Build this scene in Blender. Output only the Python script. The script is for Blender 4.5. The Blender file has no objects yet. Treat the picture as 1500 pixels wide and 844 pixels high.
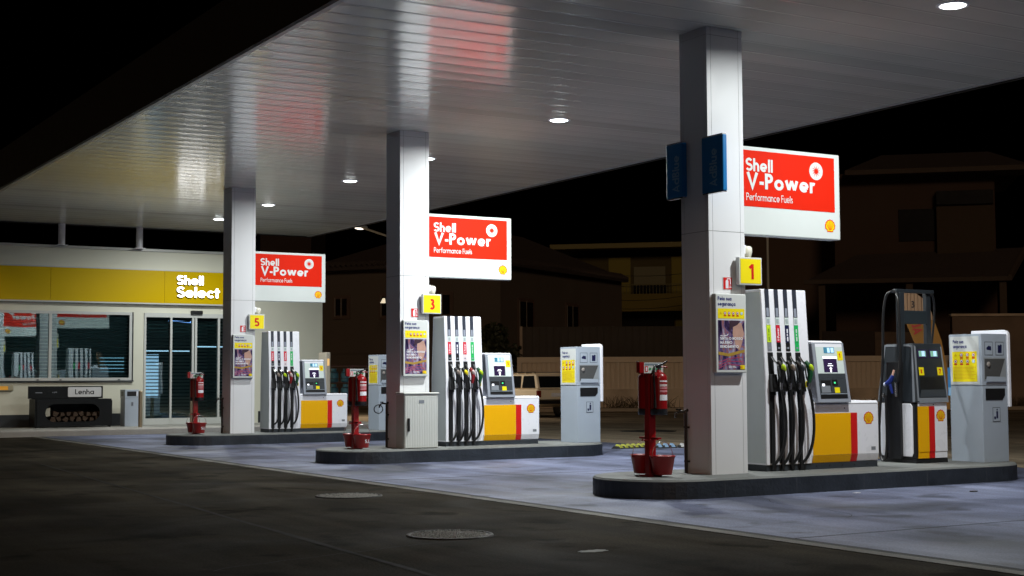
import bpy, bmesh, math, random
from mathutils import Vector, Matrix
random.seed(7)
SC = bpy.context.scene
COL = SC.collection
PI = math.pi

# ------------------------------------------------------------------ camera
YAW, PITCH, ROLL, FPX, CAMH = math.radians(30.855), math.radians(3.674), math.radians(-0.259), 2103.8, 1.25
fw = Vector((math.sin(YAW)*math.cos(PITCH), math.cos(YAW)*math.cos(PITCH), math.sin(PITCH)))
rt = Vector((math.cos(YAW), -math.sin(YAW), 0)); up = rt.cross(fw)
r2 = rt*math.cos(ROLL)+up*math.sin(ROLL); u2 = -rt*math.sin(ROLL)+up*math.cos(ROLL)
cam = bpy.data.objects.new('camera', bpy.data.cameras.new('camera')); COL.objects.link(cam)
cam.data.sensor_width = 36; cam.data.lens = FPX/1500*36; cam.data.clip_end = 900; cam.data.clip_start = .05
cam.matrix_world = Matrix(((r2.x, u2.x, -fw.x, 0), (r2.y, u2.y, -fw.y, 0), (r2.z, u2.z, -fw.z, CAMH), (0, 0, 0, 1)))
SC.camera = cam
# ------------------------------------------------------------------ world, sun, exposure
w = bpy.data.worlds.new("World"); SC.world = w; w.use_nodes = True
nt = w.node_tree; bgn = nt.nodes['Background']
sky = nt.nodes.new('ShaderNodeTexSky'); sky.sky_type = 'NISHITA'; sky.sun_disc = False
SUN_EL, SUN_AZ = math.radians(24), math.radians(205)      # weak warm town glow from behind the camera
sky.sun_elevation = math.radians(-6); sky.sun_rotation = SUN_AZ
nt.links.new(sky.outputs[0], bgn.inputs[0]); bgn.inputs[1].default_value = 0.02
sl = bpy.data.lights.new('sun', 'SUN'); sl.energy = 0.30; sl.angle = math.radians(12); sl.color = (1, .74, .5)
so = bpy.data.objects.new('sun', sl); COL.objects.link(so)
sd = Vector((math.sin(SUN_AZ)*math.cos(SUN_EL), math.cos(SUN_AZ)*math.cos(SUN_EL), math.sin(SUN_EL)))
so.rotation_euler = sd.to_track_quat('Z', 'Y').to_euler(); so.location = (0, 0, 30)
SC.view_settings.view_transform = 'Standard'; SC.view_settings.look = 'None'
SC.view_settings.exposure = 0; SC.view_settings.gamma = 1
LAMP_W = 305
LAMP_COL = (.95, 1.0, .985)
cy = SC.cycles
cy.use_denoising = True; cy.max_bounces = 7; cy.diffuse_bounces = 3; cy.glossy_bounces = 4
cy.transparent_max_bounces = 10; cy.transmission_bounces = 4; cy.sample_clamp_indirect = 4
cy.caustics_reflective = False; cy.caustics_refractive = False

# ------------------------------------------------------------------ materials
MATS = {}
def mat(name, col, rough=.5, metal=0, var=.06, scale=6, bump=0, bscale=60, emit=None, estr=1, spec=.5, coat=0, rvar=.1, dirt=None):
    if name in MATS: return MATS[name]
    m = bpy.data.materials.new(name); m.use_nodes = True; t = m.node_tree; N = t.nodes; L = t.links
    b = N['Principled BSDF']; MATS[name] = m
    b.inputs['Roughness'].default_value = rough; b.inputs['Metallic'].default_value = metal
    b.inputs['Specular IOR Level'].default_value = spec; b.inputs['Coat Weight'].default_value = coat
    tc = N.new('ShaderNodeTexCoord'); nz = N.new('ShaderNodeTexNoise'); nz.inputs['Scale'].default_value = scale
    nz.inputs['Detail'].default_value = 5; L.new(tc.outputs['Object'], nz.inputs['Vector'])
    mx = N.new('ShaderNodeMix'); mx.data_type = 'RGBA'
    mx.inputs[6].default_value = (*[c*(1-var) for c in col], 1); mx.inputs[7].default_value = (*[min(1, c*(1+var)) for c in col], 1)
    if dirt: mx.inputs[6].default_value = (*dirt, 1)
    L.new(nz.outputs['Fac'], mx.inputs[0]); L.new(mx.outputs[2], b.inputs['Base Color'])
    if rvar:
        mr = N.new('ShaderNodeMapRange'); mr.inputs['To Min'].default_value = max(.02, rough-rvar*rough*2); mr.inputs['To Max'].default_value = min(1, rough+rvar*rough*2)
        L.new(nz.outputs['Fac'], mr.inputs['Value']); L.new(mr.outputs[0], b.inputs['Roughness'])
    if bump:
        n2 = N.new('ShaderNodeTexNoise'); n2.inputs['Scale'].default_value = bscale; n2.inputs['Detail'].default_value = 4
        L.new(tc.outputs['Object'], n2.inputs['Vector'])
        bp = N.new('ShaderNodeBump'); bp.inputs['Strength'].default_value = bump; bp.inputs['Distance'].default_value = .02
        L.new(n2.outputs['Fac'], bp.inputs['Height']); L.new(bp.outputs[0], b.inputs['Normal'])
    if emit:
        b.inputs['Emission Color'].default_value = (*emit, 1); b.inputs['Emission Strength'].default_value = estr
    return m

def ridged(name, col, axis, period, depth, rough=.3, duty=.12, sag=.6, spec=.5, wob=.0):
    """painted sheet with seams every <period> m along <axis> and a slightly dished pan between them"""
    m = mat(name, col, rough, var=.05, scale=1.5, spec=spec); t = m.node_tree; N = t.nodes; L = t.links
    b = N['Principled BSDF']; tc = N.new('ShaderNodeTexCoord'); sp = N.new('ShaderNodeSeparateXYZ'); L.new(tc.outputs['Object'], sp.inputs[0])
    def M(op, a, bb=None):
        n = N.new('ShaderNodeMath'); n.operation = op
        for i, v in enumerate((a, bb)):
            if v is None: continue
            if isinstance(v, (int, float)): n.inputs[i].default_value = v
            else: L.new(v, n.inputs[i])
        return n.outputs[0]
    f = M('FRACT', M('DIVIDE', M('ADD', sp.outputs[axis], 200), period))
    d = M('ABSOLUTE', M('SUBTRACT', f, .5))                 # 0 middle .. .5 seam
    seam = N.new('ShaderNodeMapRange'); seam.inputs['From Min'].default_value = .5-duty; seam.inputs['From Max'].default_value = .5
    L.new(d, seam.inputs['Value'])
    h = M('SUBTRACT', M('MULTIPLY', M('MULTIPLY', d, d), sag), M('MULTIPLY', seam.outputs[0], 1.0))
    if wob:
        nz = N.new('ShaderNodeTexNoise'); nz.inputs['Scale'].default_value = 2.2; L.new(tc.outputs['Object'], nz.inputs['Vector'])
        h = M('ADD', h, M('MULTIPLY', nz.outputs['Fac'], wob))
    if wob:
        cid = M('FLOOR', M('DIVIDE', M('ADD', sp.outputs[axis], 200), period)); wn = N.new('ShaderNodeTexWhiteNoise'); wn.noise_dimensions = '1D'; L.new(cid, wn.inputs['W'])
        h = M('ADD', h, M('MULTIPLY', M('SUBTRACT', f, .5), M('MULTIPLY', M('SUBTRACT', wn.outputs['Value'], .5), .30)))
        src = b.inputs['Base Color'].links[0].from_socket; tn = N.new('ShaderNodeMix'); tn.data_type = 'RGBA'; tn.blend_type = 'MULTIPLY'; tn.inputs[0].default_value = 1
        vr = N.new('ShaderNodeMapRange'); vr.inputs['To Min'].default_value = .86; vr.inputs['To Max'].default_value = 1.04; L.new(wn.outputs['Value'], vr.inputs['Value'])
        L.new(src, tn.inputs[6]); L.new(vr.outputs[0], tn.inputs[7]); L.new(tn.outputs[2], b.inputs['Base Color'])
    bp = N.new('ShaderNodeBump'); bp.inputs['Strength'].default_value = 1; bp.inputs['Distance'].default_value = depth
    L.new(h, bp.inputs['Height']); L.new(bp.outputs[0], b.inputs['Normal'])
    return m

def glass_mat(name, refl=.2, tint=(.75, .9, .92)):
    m = bpy.data.materials.new(name); m.use_nodes = True; t = m.node_tree; N = t.nodes; L = t.links
    N.remove(N['Principled BSDF']); o = N['Material Output']
    tr = N.new('ShaderNodeBsdfTransparent'); tr.inputs[0].default_value = (*tint, 1)
    gl = N.new('ShaderNodeBsdfGlossy'); gl.inputs['Roughness'].default_value = .015; gl.inputs['Color'].default_value = (.9, 1, 1, 1)
    mx = N.new('ShaderNodeMixShader'); fr = N.new('ShaderNodeFresnel'); fr.inputs[0].default_value = 1.5
    ad = N.new('ShaderNodeMath'); ad.inputs[1].default_value = refl; ad.use_clamp = True
    nz = N.new('ShaderNodeTexNoise'); nz.inputs['Scale'].default_value = .6
    tc = N.new('ShaderNodeTexCoord'); L.new(tc.outputs['Object'], nz.inputs['Vector'])
    bp = N.new('ShaderNodeBump'); bp.inputs['Strength'].default_value = .25; bp.inputs['Distance'].default_value = .01
    L.new(nz.outputs['Fac'], bp.inputs['Height']); L.new(bp.outputs[0], gl.inputs['Normal'])
    L.new(fr.outputs[0], ad.inputs[0]); L.new(ad.outputs[0], mx.inputs[0]); L.new(tr.outputs[0], mx.inputs[1]); L.new(gl.outputs[0], mx.inputs[2]); L.new(mx.outputs[0], o.inputs[0])
    MATS[name] = m; return m

WHITE = mat('white_paint', (.80, .80, .86), .28, var=.03)
CLAD = mat('column_cladding', (.72, .72, .74), .36, var=.03, scale=2, spec=.35)
SIGNWHITE = mat('sign_white', (.60, .62, .61), .45, var=.02, spec=.25)
BOARDW = mat('board_white', (.56, .59, .58), .4, var=.02, spec=.3)
SIGNRED = mat('sign_red', (.60, .016, .004), .6, var=.02, spec=.08)
RED = mat('red_paint', (.27, .005, .007), .3, var=.12, coat=.15)
DRED = mat('decal_red', (.62, .012, .012), .35)
YEL = mat('pump_yellow', (.84, .42, .003), .4, var=.03, spec=.25)
SYEL = mat('sign_yellow', (.88, .72, .01), .35, var=.03)
LIME = mat('lime_decal', (.55, .75, .02), .4)
GRN = mat('green_decal', (.01, .42, .10), .4)
NAVY = mat('navy_decal', (.012, .014, .06), .35)
BLACK = mat('black_plastic', (.012, .012, .013), .35, var=.2)
RUB = mat('black_rubber', (.014, .014, .015), .32, var=.2)
DGREY = mat('dark_grey_plastic', (.045, .052, .06), .4)
MGREY = mat('mid_grey_plastic', (.20, .215, .24), .38)
LGREY = mat('light_grey_metal', (.37, .42, .49), .4, var=.04, spec=.35)
PANEL = mat('terminal_panel', (.62, .70, .68), .35)
FRAMEG = mat('terminal_frame', (.27, .29, .34), .38)
HEADK = mat('pump_head_dark', (.020, .025, .031), .42)
STEEL = mat('brushed_steel', (.62, .62, .62), .25, metal=1)
CHROME = mat('chrome', (.8, .8, .8), .12, metal=1)
PLINTH = mat('plinth_blue_black', (.03, .036, .045), .5, var=.3)
KERBP = mat('kerb_black_paint', (.026, .032, .042), .5, var=.75, scale=3.5, bump=.35, bscale=22)
SCREEN = mat('screen_dark', (.01, .006, .02), .15, emit=(.10, .06, .2), estr=.25)
SCRW = mat('screen_white', (.8, .8, .85), .3, emit=(.85, .88, 1), estr=1.2)
SCRT = mat('screen_teal', (.03, .12, .18), .2, emit=(.08, .28, .42), estr=.5)
SCRB = mat('screen_pale_blue', (.4, .6, .8), .2, emit=(.45, .7, .95), estr=.75)
SCRG = mat('screen_green', (.2, .4, .3), .2, emit=(.25, .55, .4), estr=.35)
LEDG = mat('led_green', (.05, .6, .2), .3, emit=(.1, .9, .4), estr=.7)
ADB = mat('blue_sign', (.008, .17, .44), .3, var=.05)
ADBT = mat('blue_sign_letter', (.22, .40, .55), .35)
BLUEP = mat('blue_plastic', (.02, .06, .62), .3)
TXTB = mat('letter_blue', (.03, .04, .18), .4)
GLASSM = glass_mat('window_glass', .12)
DGLASS = mat('dark_glass', (.012, .014, .016), .06, var=.1, spec=.8)
CREAM = mat('shop_wall_paint', (.68, .67, .55), .5, var=.04, scale=1.2)
FASY = mat('yellow_fascia_paint', (.60, .40, .0008), .32, var=.03, scale=1, spec=.12)
LETW = mat('lit_letter', (.9, .9, .9), .3, emit=(1, 1, .98), estr=6)
TRIM = mat('aluminium_frame', (.55, .56, .53), .35, var=.05)
RUST = mat('bollard_steel', (.42, .33, .22), .35, metal=.7)
CONC = mat('kerb_concrete', (.30, .285, .26), .8, var=.25, scale=3, bump=.5, bscale=25)
ISLT = mat('island_top_concrete', (.15, .155, .15), .7, var=.35, spec=.25, scale=1.8, bump=.3, bscale=30)

# ------------------------------------------------------------------ mesh builder
class F2:                      # a drawing frame on a face: origin, right, up
    def __init__(s, o, U, V): s.o = Vector(o); s.U = Vector(U).normalized(); s.V = Vector(V).normalized(); s.N = s.U.cross(s.V)
    def p(s, u, v, d=0): return s.o+s.U*u+s.V*v+s.N*d
def front(x, y, z): return F2((x, y, z), (1, 0, 0), (0, 0, 1))
def back(x, y, z): return F2((x, y, z), (-1, 0, 0), (0, 0, 1))
def left(x, y, z): return F2((x, y, z), (0, -1, 0), (0, 0, 1))

class MB:
    def __init__(s): s.v = []; s.f = []; s.m = []; s.sm = []; s.mats = []; s.X = Matrix.Identity(4)
    def mi(s, m):
        if m not in s.mats: s.mats.append(m)
        return s.mats.index(m)
    def add(s, vs, fs, m, smooth=False):
        o = len(s.v); s.v += [s.X @ Vector(p) for p in vs]; k = s.mi(m)
        for f in fs: s.f.append([i+o for i in f]); s.m.append(k); s.sm.append(smooth)
        return s
    def box(s, x0, x1, y0, y1, z0, z1, m):
        vs = [(x, y, z) for z in (z0, z1) for y in (y0, y1) for x in (x0, x1)]
        return s.add(vs, [(0, 2, 3, 1), (4, 5, 7, 6), (0, 1, 5, 4), (2, 6, 7, 3), (0, 4, 6, 2), (1, 3, 7, 5)], m)
    def hexa(s, b, t, m):     # bottom ring (4), top ring (4), ccw from above
        return s.add(list(b)+list(t), [(3, 2, 1, 0), (4, 5, 6, 7)]+[(i, (i+1) % 4, 4+(i+1) % 4, 4+i) for i in range(4)], m)
    def prism(s, poly, a, b, axis, m):   # polygon in the two other axes, extruded a..b on axis
        n = len(poly)
        def P(p, t): return {'x': (t, p[0], p[1]), 'y': (p[0], t, p[1]), 'z': (p[0], p[1], t)}[axis]
        vs = [P(p, a) for p in poly]+[P(p, b) for p in poly]
        fs = [tuple(range(n))[::-1], tuple(range(n, 2*n))]+[(i, (i+1) % n, n+(i+1) % n, n+i) for i in range(n)]
        return s.add(vs, fs, m)
    def tube(s, path, r, m, n=10, cap=True):
        path = [Vector(p) for p in path]
        if m is RUB and 4 < len(path) < 15:       # hoses: smooth curve through the points
            Q = []; E_ = [path[0]]+path+[path[-1]]
            for i in range(1, len(E_)-2):
                p0, p1, p2, p3 = E_[i-1:i+3]
                for k in range(6):
                    t_ = k/6; Q.append(.5*((2*p1)+(p2-p0)*t_+(2*p0-5*p1+4*p2-p3)*t_*t_+(3*p1-p0-3*p2+p3)*t_**3))
            path = Q+[path[-1]]
        rs = r if isinstance(r, (list, tuple)) else [r]*len(path)
        vs = []; ref = None
        for i, p in enumerate(path):
            d = (path[min(i+1, len(path)-1)]-path[max(i-1, 0)]).normalized()
            if ref is None: ref = Vector((0, 0, 1)) if abs(d.z) < .9 else Vector((1, 0, 0))
            a = d.cross(ref).normalized(); b = a.cross(d).normalized(); ref = b
            for k in range(n): vs.append(p+(a*math.cos(2*PI*k/n)+b*math.sin(2*PI*k/n))*rs[i])
        fs = [(i*n+k, i*n+(k+1) % n, (i+1)*n+(k+1) % n, (i+1)*n+k) for i in range(len(path)-1) for k in range(n)]
        s.add(vs, fs, m, True)
        if cap:
            o = len(path)-1; s.add(vs[:n], [tuple(range(n))], m); s.add(vs[o*n:], [tuple(range(n))[::-1]], m)
        return s
    def lathe(s, prof, c, m, n=28, axis='z'):   # prof [(r,z)]
        vs = []
        for r, z in prof:
            for k in range(n):
                a = 2*PI*k/n; q = (r*math.cos(a), r*math.sin(a), z)
                if axis == 'y': q = (q[0], -q[2], q[1])
                if axis == 'x': q = (q[2], q[0], q[1])
                vs.append((c[0]+q[0], c[1]+q[1], c[2]+q[2]))
        fs = [(i*n+k, i*n+(k+1) % n, (i+1)*n+(k+1) % n, (i+1)*n+k) for i in range(len(prof)-1) for k in range(n)]
        return s.add(vs, fs, m, True)
    def ell(s, c, r, m, rot=None, n=14):
        R = (rot or Matrix.Identity(3)); vs = []; h = n//2
        for i in range(h+1):
            for k in range(n):
                t = PI*i/h; a = 2*PI*k/n
                vs.append(Vector(c)+R @ Vector((r[0]*math.sin(t)*math.cos(a), r[1]*math.sin(t)*math.sin(a), r[2]*math.cos(t))))
        fs = [(i*n+k, (i+1)*n+k, (i+1)*n+(k+1) % n, i*n+(k+1) % n) for i in range(h) for k in range(n)]
        return s.add(vs, fs, m, True)
    # --- flat drawing on frames
    def rect(s, F, u0, v0, u1, v1, m, d=.002): return s.add([F.p(u0, v0, d), F.p(u1, v0, d), F.p(u1, v1, d), F.p(u0, v1, d)], [(0, 1, 2, 3)], m)
    def poly(s, F, pts, m, d=.002): return s.add([F.p(u, v, d) for u, v in pts], [tuple(range(len(pts)))], m)
    def disc(s, F, u, v, r, m, d=.002, n=24, ry=None): return s.poly(F, [(u+r*math.cos(2*PI*k/n), v+(ry or r)*math.sin(2*PI*k/n)) for k in range(n)], m, d)
    def slab(s, F, pts, m, d0, d1):
        n = len(pts); vs = [F.p(u, v, d0) for u, v in pts]+[F.p(u, v, d1) for u, v in pts]
        return s.add(vs, [tuple(range(n))[::-1], tuple(range(n, 2*n))]+[(i, (i+1) % n, n+(i+1) % n, n+i) for i in range(n)], m)
    def stroke(s, F, pts, w, m, d=.002, thick=0):
        pts = [Vector(p) for p in pts]; n = len(pts); L = []; R = []
        for i, p in enumerate(pts):
            if i == 0: t = (pts[1]-p).normalized(); k = 1; nn = Vector((-t.y, t.x))
            elif i == n-1: t = (p-pts[i-1]).normalized(); k = 1; nn = Vector((-t.y, t.x))
            else:
                a = (p-pts[i-1]).normalized(); b = (pts[i+1]-p).normalized()
                na = Vector((-a.y, a.x)); nb = Vector((-b.y, b.x)); nn = (na+nb).normalized(); k = min(2.2, 1/max(.3, nn.dot(na)))
            L.append(p+nn*w/2*k); R.append(p-nn*w/2*k)
        vs = [F.p(q.x, q.y, d+thick) for q in L]+[F.p(q.x, q.y, d+thick) for q in R]
        fs = [(n+i, n+i+1, i+1, i) for i in range(n-1)]
        if thick:
            s.add(vs, fs, m); fs = []; m = MGREY if m is LETW else m
            vs += [F.p(q.x, q.y, d) for q in L]+[F.p(q.x, q.y, d) for q in R]
            fs += [(i, i+1, 2*n+i+1, 2*n+i) for i in range(n-1)]+[(n+i+1, n+i, 3*n+i, 3*n+i+1) for i in range(n-1)]
            fs += [(0, 2*n, 3*n, n), (n-1, 2*n-1, 4*n-1, 3*n-1)]
        return s.add(vs, fs, m)
    def text(s, F, body, u, v, cap, m, w=.2, width=None, d=.002, thick=0, gap=.07, slant=0):
        x = 0; runs = []
        for ch in body:
            if ch == ' ': x += .34; continue
            g, adv = glyph(ch, w)
            runs.append((x, g)); x += adv+gap
        tot = x-gap; sx = 1 if not width else width/(tot*cap)
        k = 0
        for x0, g in runs:
            for pl in g:
                s.stroke2(F, [(x0+p[0], p[1]) for p in pl], w, m, u, v, cap*sx, cap, d+.00025*(k % 3), thick, slant); k += 1
        return tot*cap*sx
    def stroke2(s, F, pl, w, m, u, v, su, sv, d, thick, slant):
        class G: pass
        g = G(); g.p = lambda a, b, dd=0: F.p(u+(a+slant*b)*su, v+b*sv, dd)
        return s.stroke(g, pl, w, m, d, thick)
    def build(s, name, parent=None, bevel=0, seg=2, loc=None):
        me = bpy.data.meshes.new(name); me.from_pydata([tuple(p) for p in s.v], [], s.f)
        for m in s.mats: me.materials.append(m)
        me.polygons.foreach_set('material_index', s.m); me.polygons.foreach_set('use_smooth', s.sm); me.update()
        o = bpy.data.objects.new(name, me); COL.objects.link(o)
        if parent: o.parent = parent
        if loc: o.location = loc
        if bevel:
            b = o.modifiers.new('bevel', 'BEVEL'); b.width = bevel; b.segments = seg; b.limit_method = 'ANGLE'; b.angle_limit = math.radians(40)
        return o

def arc(cx, cy, r, a0, a1, n=None, ry=None):
    n = n or max(3, int(abs(a1-a0)/14)); ry = r if ry is None else ry
    return [(cx+r*math.cos(math.radians(a0+(a1-a0)*i/n)), cy+ry*math.sin(math.radians(a0+(a1-a0)*i/n))) for i in range(n+1)]
def glyph(c, w):
    """geometric grotesque letters drawn as centre lines; cap height 1"""
    h = w/2; X = .68; r = X/2-h; R = .5-h; n = .56; ar = n/2-h
    A = {}
    if c == 'l' or c == 'I': return [[(h, 0), (h, 1)]], w
    if c == 'i': return [[(h, 0), (h, X)], [(h, .80), (h, 1)]], w
    if c == 'o': return [arc(X/2, X/2, r, 0, 360, 28)], X
    if c == 'e': return [arc(X/2, X/2, r, -3, 316, 24), [(w*.9, X/2-h*.35), (X-h*.6, X/2-h*.35)]], X
    if c == 'c': return [arc(X/2, X/2, r, 48, 312, 20)], X*.86
    if c in 'çÇ': return [arc(X/2, X/2, r, 48, 312, 20), [(X/2, h), (X/2, -.2)]], X*.86
    if c == 'a': return [arc(X/2, X/2, r, 0, 360, 26), [(X-h, 0), (X-h, X)]], X
    if c == 'd': return [arc(X/2, X/2, r, 0, 360, 26), [(X-h, 0), (X-h, 1)]], X
    if c == 'g': return [arc(X/2, X/2, r, 0, 360, 26), [(X-h, X), (X-h, 0)]+arc(X/2, 0, r, 0, -130, 9)[1:]], X
    if c in 'hn': return [[(h, 0), (h, 1 if c == 'h' else X)], arc(n/2, X-h-ar, ar, 170, 0, 12)+[(n-h, 0)]], n
    if c == 'm': return [[(h, 0), (h, X)], arc(n/2, X-h-ar, ar, 170, 0, 12)+[(n-h, 0)], arc(n*1.5-h*2, X-h-ar, ar, 170, 0, 12)+[(2*n-w-h, 0)]], 2*n-w
    if c == 'u': return [[(n-h, 0), (n-h, X)], [(h, X)]+arc(n/2, h+ar, ar, 180, 350, 12)], n
    if c == 'r': return [[(h, 0), (h, X)], arc(n/2, X-h-ar, ar, 170, 58, 8)], n*.76
    if c == 't': return [[(.2, 0), (.2, .92)], [(0, X-h*.8), (.42, X-h*.8)]], .42
    if c == 'f': return [[(.2, 0), (.2, .75)]+arc(.38, .78, .18, 180, 80, 6)[1:], [(0, X-h*.8), (.42, X-h*.8)]], .42
    if c == 's':
        q = (X-w)/4; return [arc(.24, X-h-q, q, 30, 270, 12, q)+arc(.24, h+q, q, 90, -150, 12, q)[1:]], .48
    if c == 'S':
        q = (1-w)/4; k = q*1.12; return [arc(.3, 1-h-q, k, 28, 270, 14, q)+arc(.3, h+q, k*1.05, 90, -152, 14, q)[1:]], .6
    if c == 'V': return [[(h*1.0, 1), (.42, w*.35), (.84-h, 1)]], .84
    if c == 'v': return [[(h, X), (.3, w*.35), (.6-h, X)]], .6
    if c == 'w': return [[(h*.9, X), (.29, h*.9)], [(.29, h*.9), (.49, X*.98)], [(.49, X*.98), (.69, h*.9)], [(.69, h*.9), (.98-h*.9, X)]], .98
    if c == '-': return [[(0, .36), (.3, .36)]], .3
    if c == '.': return [[(h, 0), (h, w*1.1)]], w
    if c == 'P': return [[(h, 0), (h, 1)], [(h, 1-h), (.28, 1-h)]+arc(.28, .7, .3-h, 90, -90, 12)[1:]+[(h, .4+h)]], .58
    if c == 'F': return [[(h, 0), (h, 1)], [(h, 1-h), (.5, 1-h)], [(h, .52), (.46, .52)]], .5
    if c == 'E': return [[(h, 0), (h, 1)], [(h, 1-h), (.5, 1-h)], [(h, .5), (.46, .5)], [(h, h), (.5, h)]], .5
    if c == 'L': return [[(h, 1), (h, h), (.46, h)]], .46
    if c == 'T': return [[(0, 1-h), (.54, 1-h)], [(.27, 0), (.27, 1)]], .54
    if c == 'N': return [[(h, 0), (h, 1)], [(h, .95), (.62-h, .05)], [(.62-h, 0), (.62-h, 1)]], .62
    if c in 'MW': return [[(h, 0), (h, 1)], [(h, .95), (.38, .2), (.76-h, .95)], [(.76-h, 0), (.76-h, 1)]] if c == 'M' else [[(h, 1), (.25, .1), (.45, .9), (.65, .1), (.9-h, 1)]], .76 if c == 'M' else .9
    if c in 'AÁ': return [[(h*.8, 0), (.36, .9), (.72-h*.8, 0)], [(.18, .28), (.54, .28)]]+([[(.34, 1.08), (.46, 1.24)]] if c == 'Á' else []), .72
    if c == 'X': return [[(h, 0), (.6-h, 1)], [(h, 1), (.6-h, 0)]], .6
    if c == 'O': return [arc(.48, .5, .48-h, 0, 360, 28, R)], .96
    if c == 'G': return [arc(.48, .5, .48-h, 45, 350, 22, R)+[(.48, .45)]], .94
    if c == 'D': return [[(h, 0), (h, 1)], [(h, 1-h), (.26, 1-h)]+arc(.26, .5, R, 90, -90, 14)[1:]+[(h, h)]], .76
    if c == 'R': return [[(h, 0), (h, 1)], [(h, 1-h), (.28, 1-h)]+arc(.28, .72, .28-h, 90, -90, 12)[1:]+[(h, .44+h)], [(.3, .44), (.56-h, 0)]], .56
    if c == 'J': return [[(.42-h, 1), (.42-h, .25)]+arc(.21, .21, .21-h, 0, -150, 10)[1:]], .42
    if c == 'B': return [[(h, 0), (h, 1)], [(h, 1-h), (.28, 1-h)]+arc(.28, .76, .24-h, 90, -90, 10)[1:]+[(h, .52+h*.2)], [(.28, .52)]+arc(.28, .27, .27-h, 90, -90, 10)[1:]+[(h, h)]], .56
    if c == '1': return [[(0.02, .74), (.24, .9)], [(.28, 0), (.28, 1)]], .28+h
    if c == '3': return [arc(.26, .745, .255-h, 140, -88, 16, .255-h), arc(.27, .29, .29-h, 88, -142, 16), [(.19, .53), (.30, .53)]], .56
    if c == '5': return [[(.5, 1-h), (.12, 1-h), (.09, .56)]+arc(.27, .32, .32-h, 110, -150, 14)[1:]], .58
    if c == '7': return [[(0, 1-h), (.5-h*.6, 1-h), (.16, 0)]], .54
    if c == '8': return [arc(.27, .75, .25-h, 0, 360, 18), arc(.27, .27, .27-h, 0, 360, 18)], .54
    return [[(h, 0), (h, X), (.4, X), (.4, 0), (h, 0)]], .5

def pecten(mb, F, u, v, s, d=.002):
    """scallop emblem: red outline, yellow fan, red ribs"""
    def outline(k):
        pts = [(-.30*k, -.46*k), (.30*k, -.46*k), (.33*k, -.30*k), (.50*k, -.20*k)]
        for i in range(7):
            a0 = -8+i*196/7; a1 = a0+196/7; am = (a0+a1)/2
            for a, rr in ((a0+3, .505), (am, .545), (a1-3, .505)): pts.append((rr*k*math.cos(math.radians(a)), (rr*.96*math.sin(math.radians(a))-.0)*k))
        pts += [(-.50*k, -.20*k), (-.33*k, -.30*k)]
        return pts
    mb.poly(F, [(u+a*s, v+b*s) for a, b in outline(1)], DRED, d)
    mb.poly(F, [(u+a*s, v+b*s) for a, b in outline(.85)], MATS['pecten_yellow'], d+.001)
    for i in range(1, 7):
        a = math.radians(-8+i*196/7); x0, y0 = .07*math.cos(a), -.30
        mb.stroke(F, [(u+x0*s*1.2, v+y0*s), (u+.40*s*math.cos(a), v+.40*s*math.sin(a))], .032*s, DRED, d+.002)
mat('pecten_yellow', (.85, .55, .005), .35)

# ------------------------------------------------------------------ things
def tag(o, label, cat, group=None):
    o['label'] = label; o['category'] = cat
    if group: o['group'] = group
    return o
def thing(name, label, cat, loc=(0, 0, 0), rz=0, group=None):
    o = bpy.data.objects.new(name, None); COL.objects.link(o); o.empty_display_size = .1
    o.location = loc; o.rotation_euler = (0, 0, rz); return tag(o, label, cat, group)
def struct(o, kind='structure'): o['kind'] = kind; return o
def dup(root, loc, label, rz=None):
    r = root.copy(); COL.objects.link(r); r.location = loc; r['label'] = label
    if rz is not None: r.rotation_euler = (0, 0, rz)
    for ch in root.children:
        c = ch.copy(); COL.objects.link(c); c.parent = r
        for g in ch.children:
            e = g.copy(); COL.objects.link(e); e.parent = c
    return r
def far(px, D, py=None):
    """world point seen in photo column px at distance D along the view (py gives its height)"""
    s = (px-750)*D/FPX; p = [s*math.cos(YAW)+D*math.sin(YAW), -s*math.sin(YAW)+D*math.cos(YAW)]
    if py is not None: p.append(CAMH+(560.5-px*.0045-py)*D/FPX)
    return p

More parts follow.
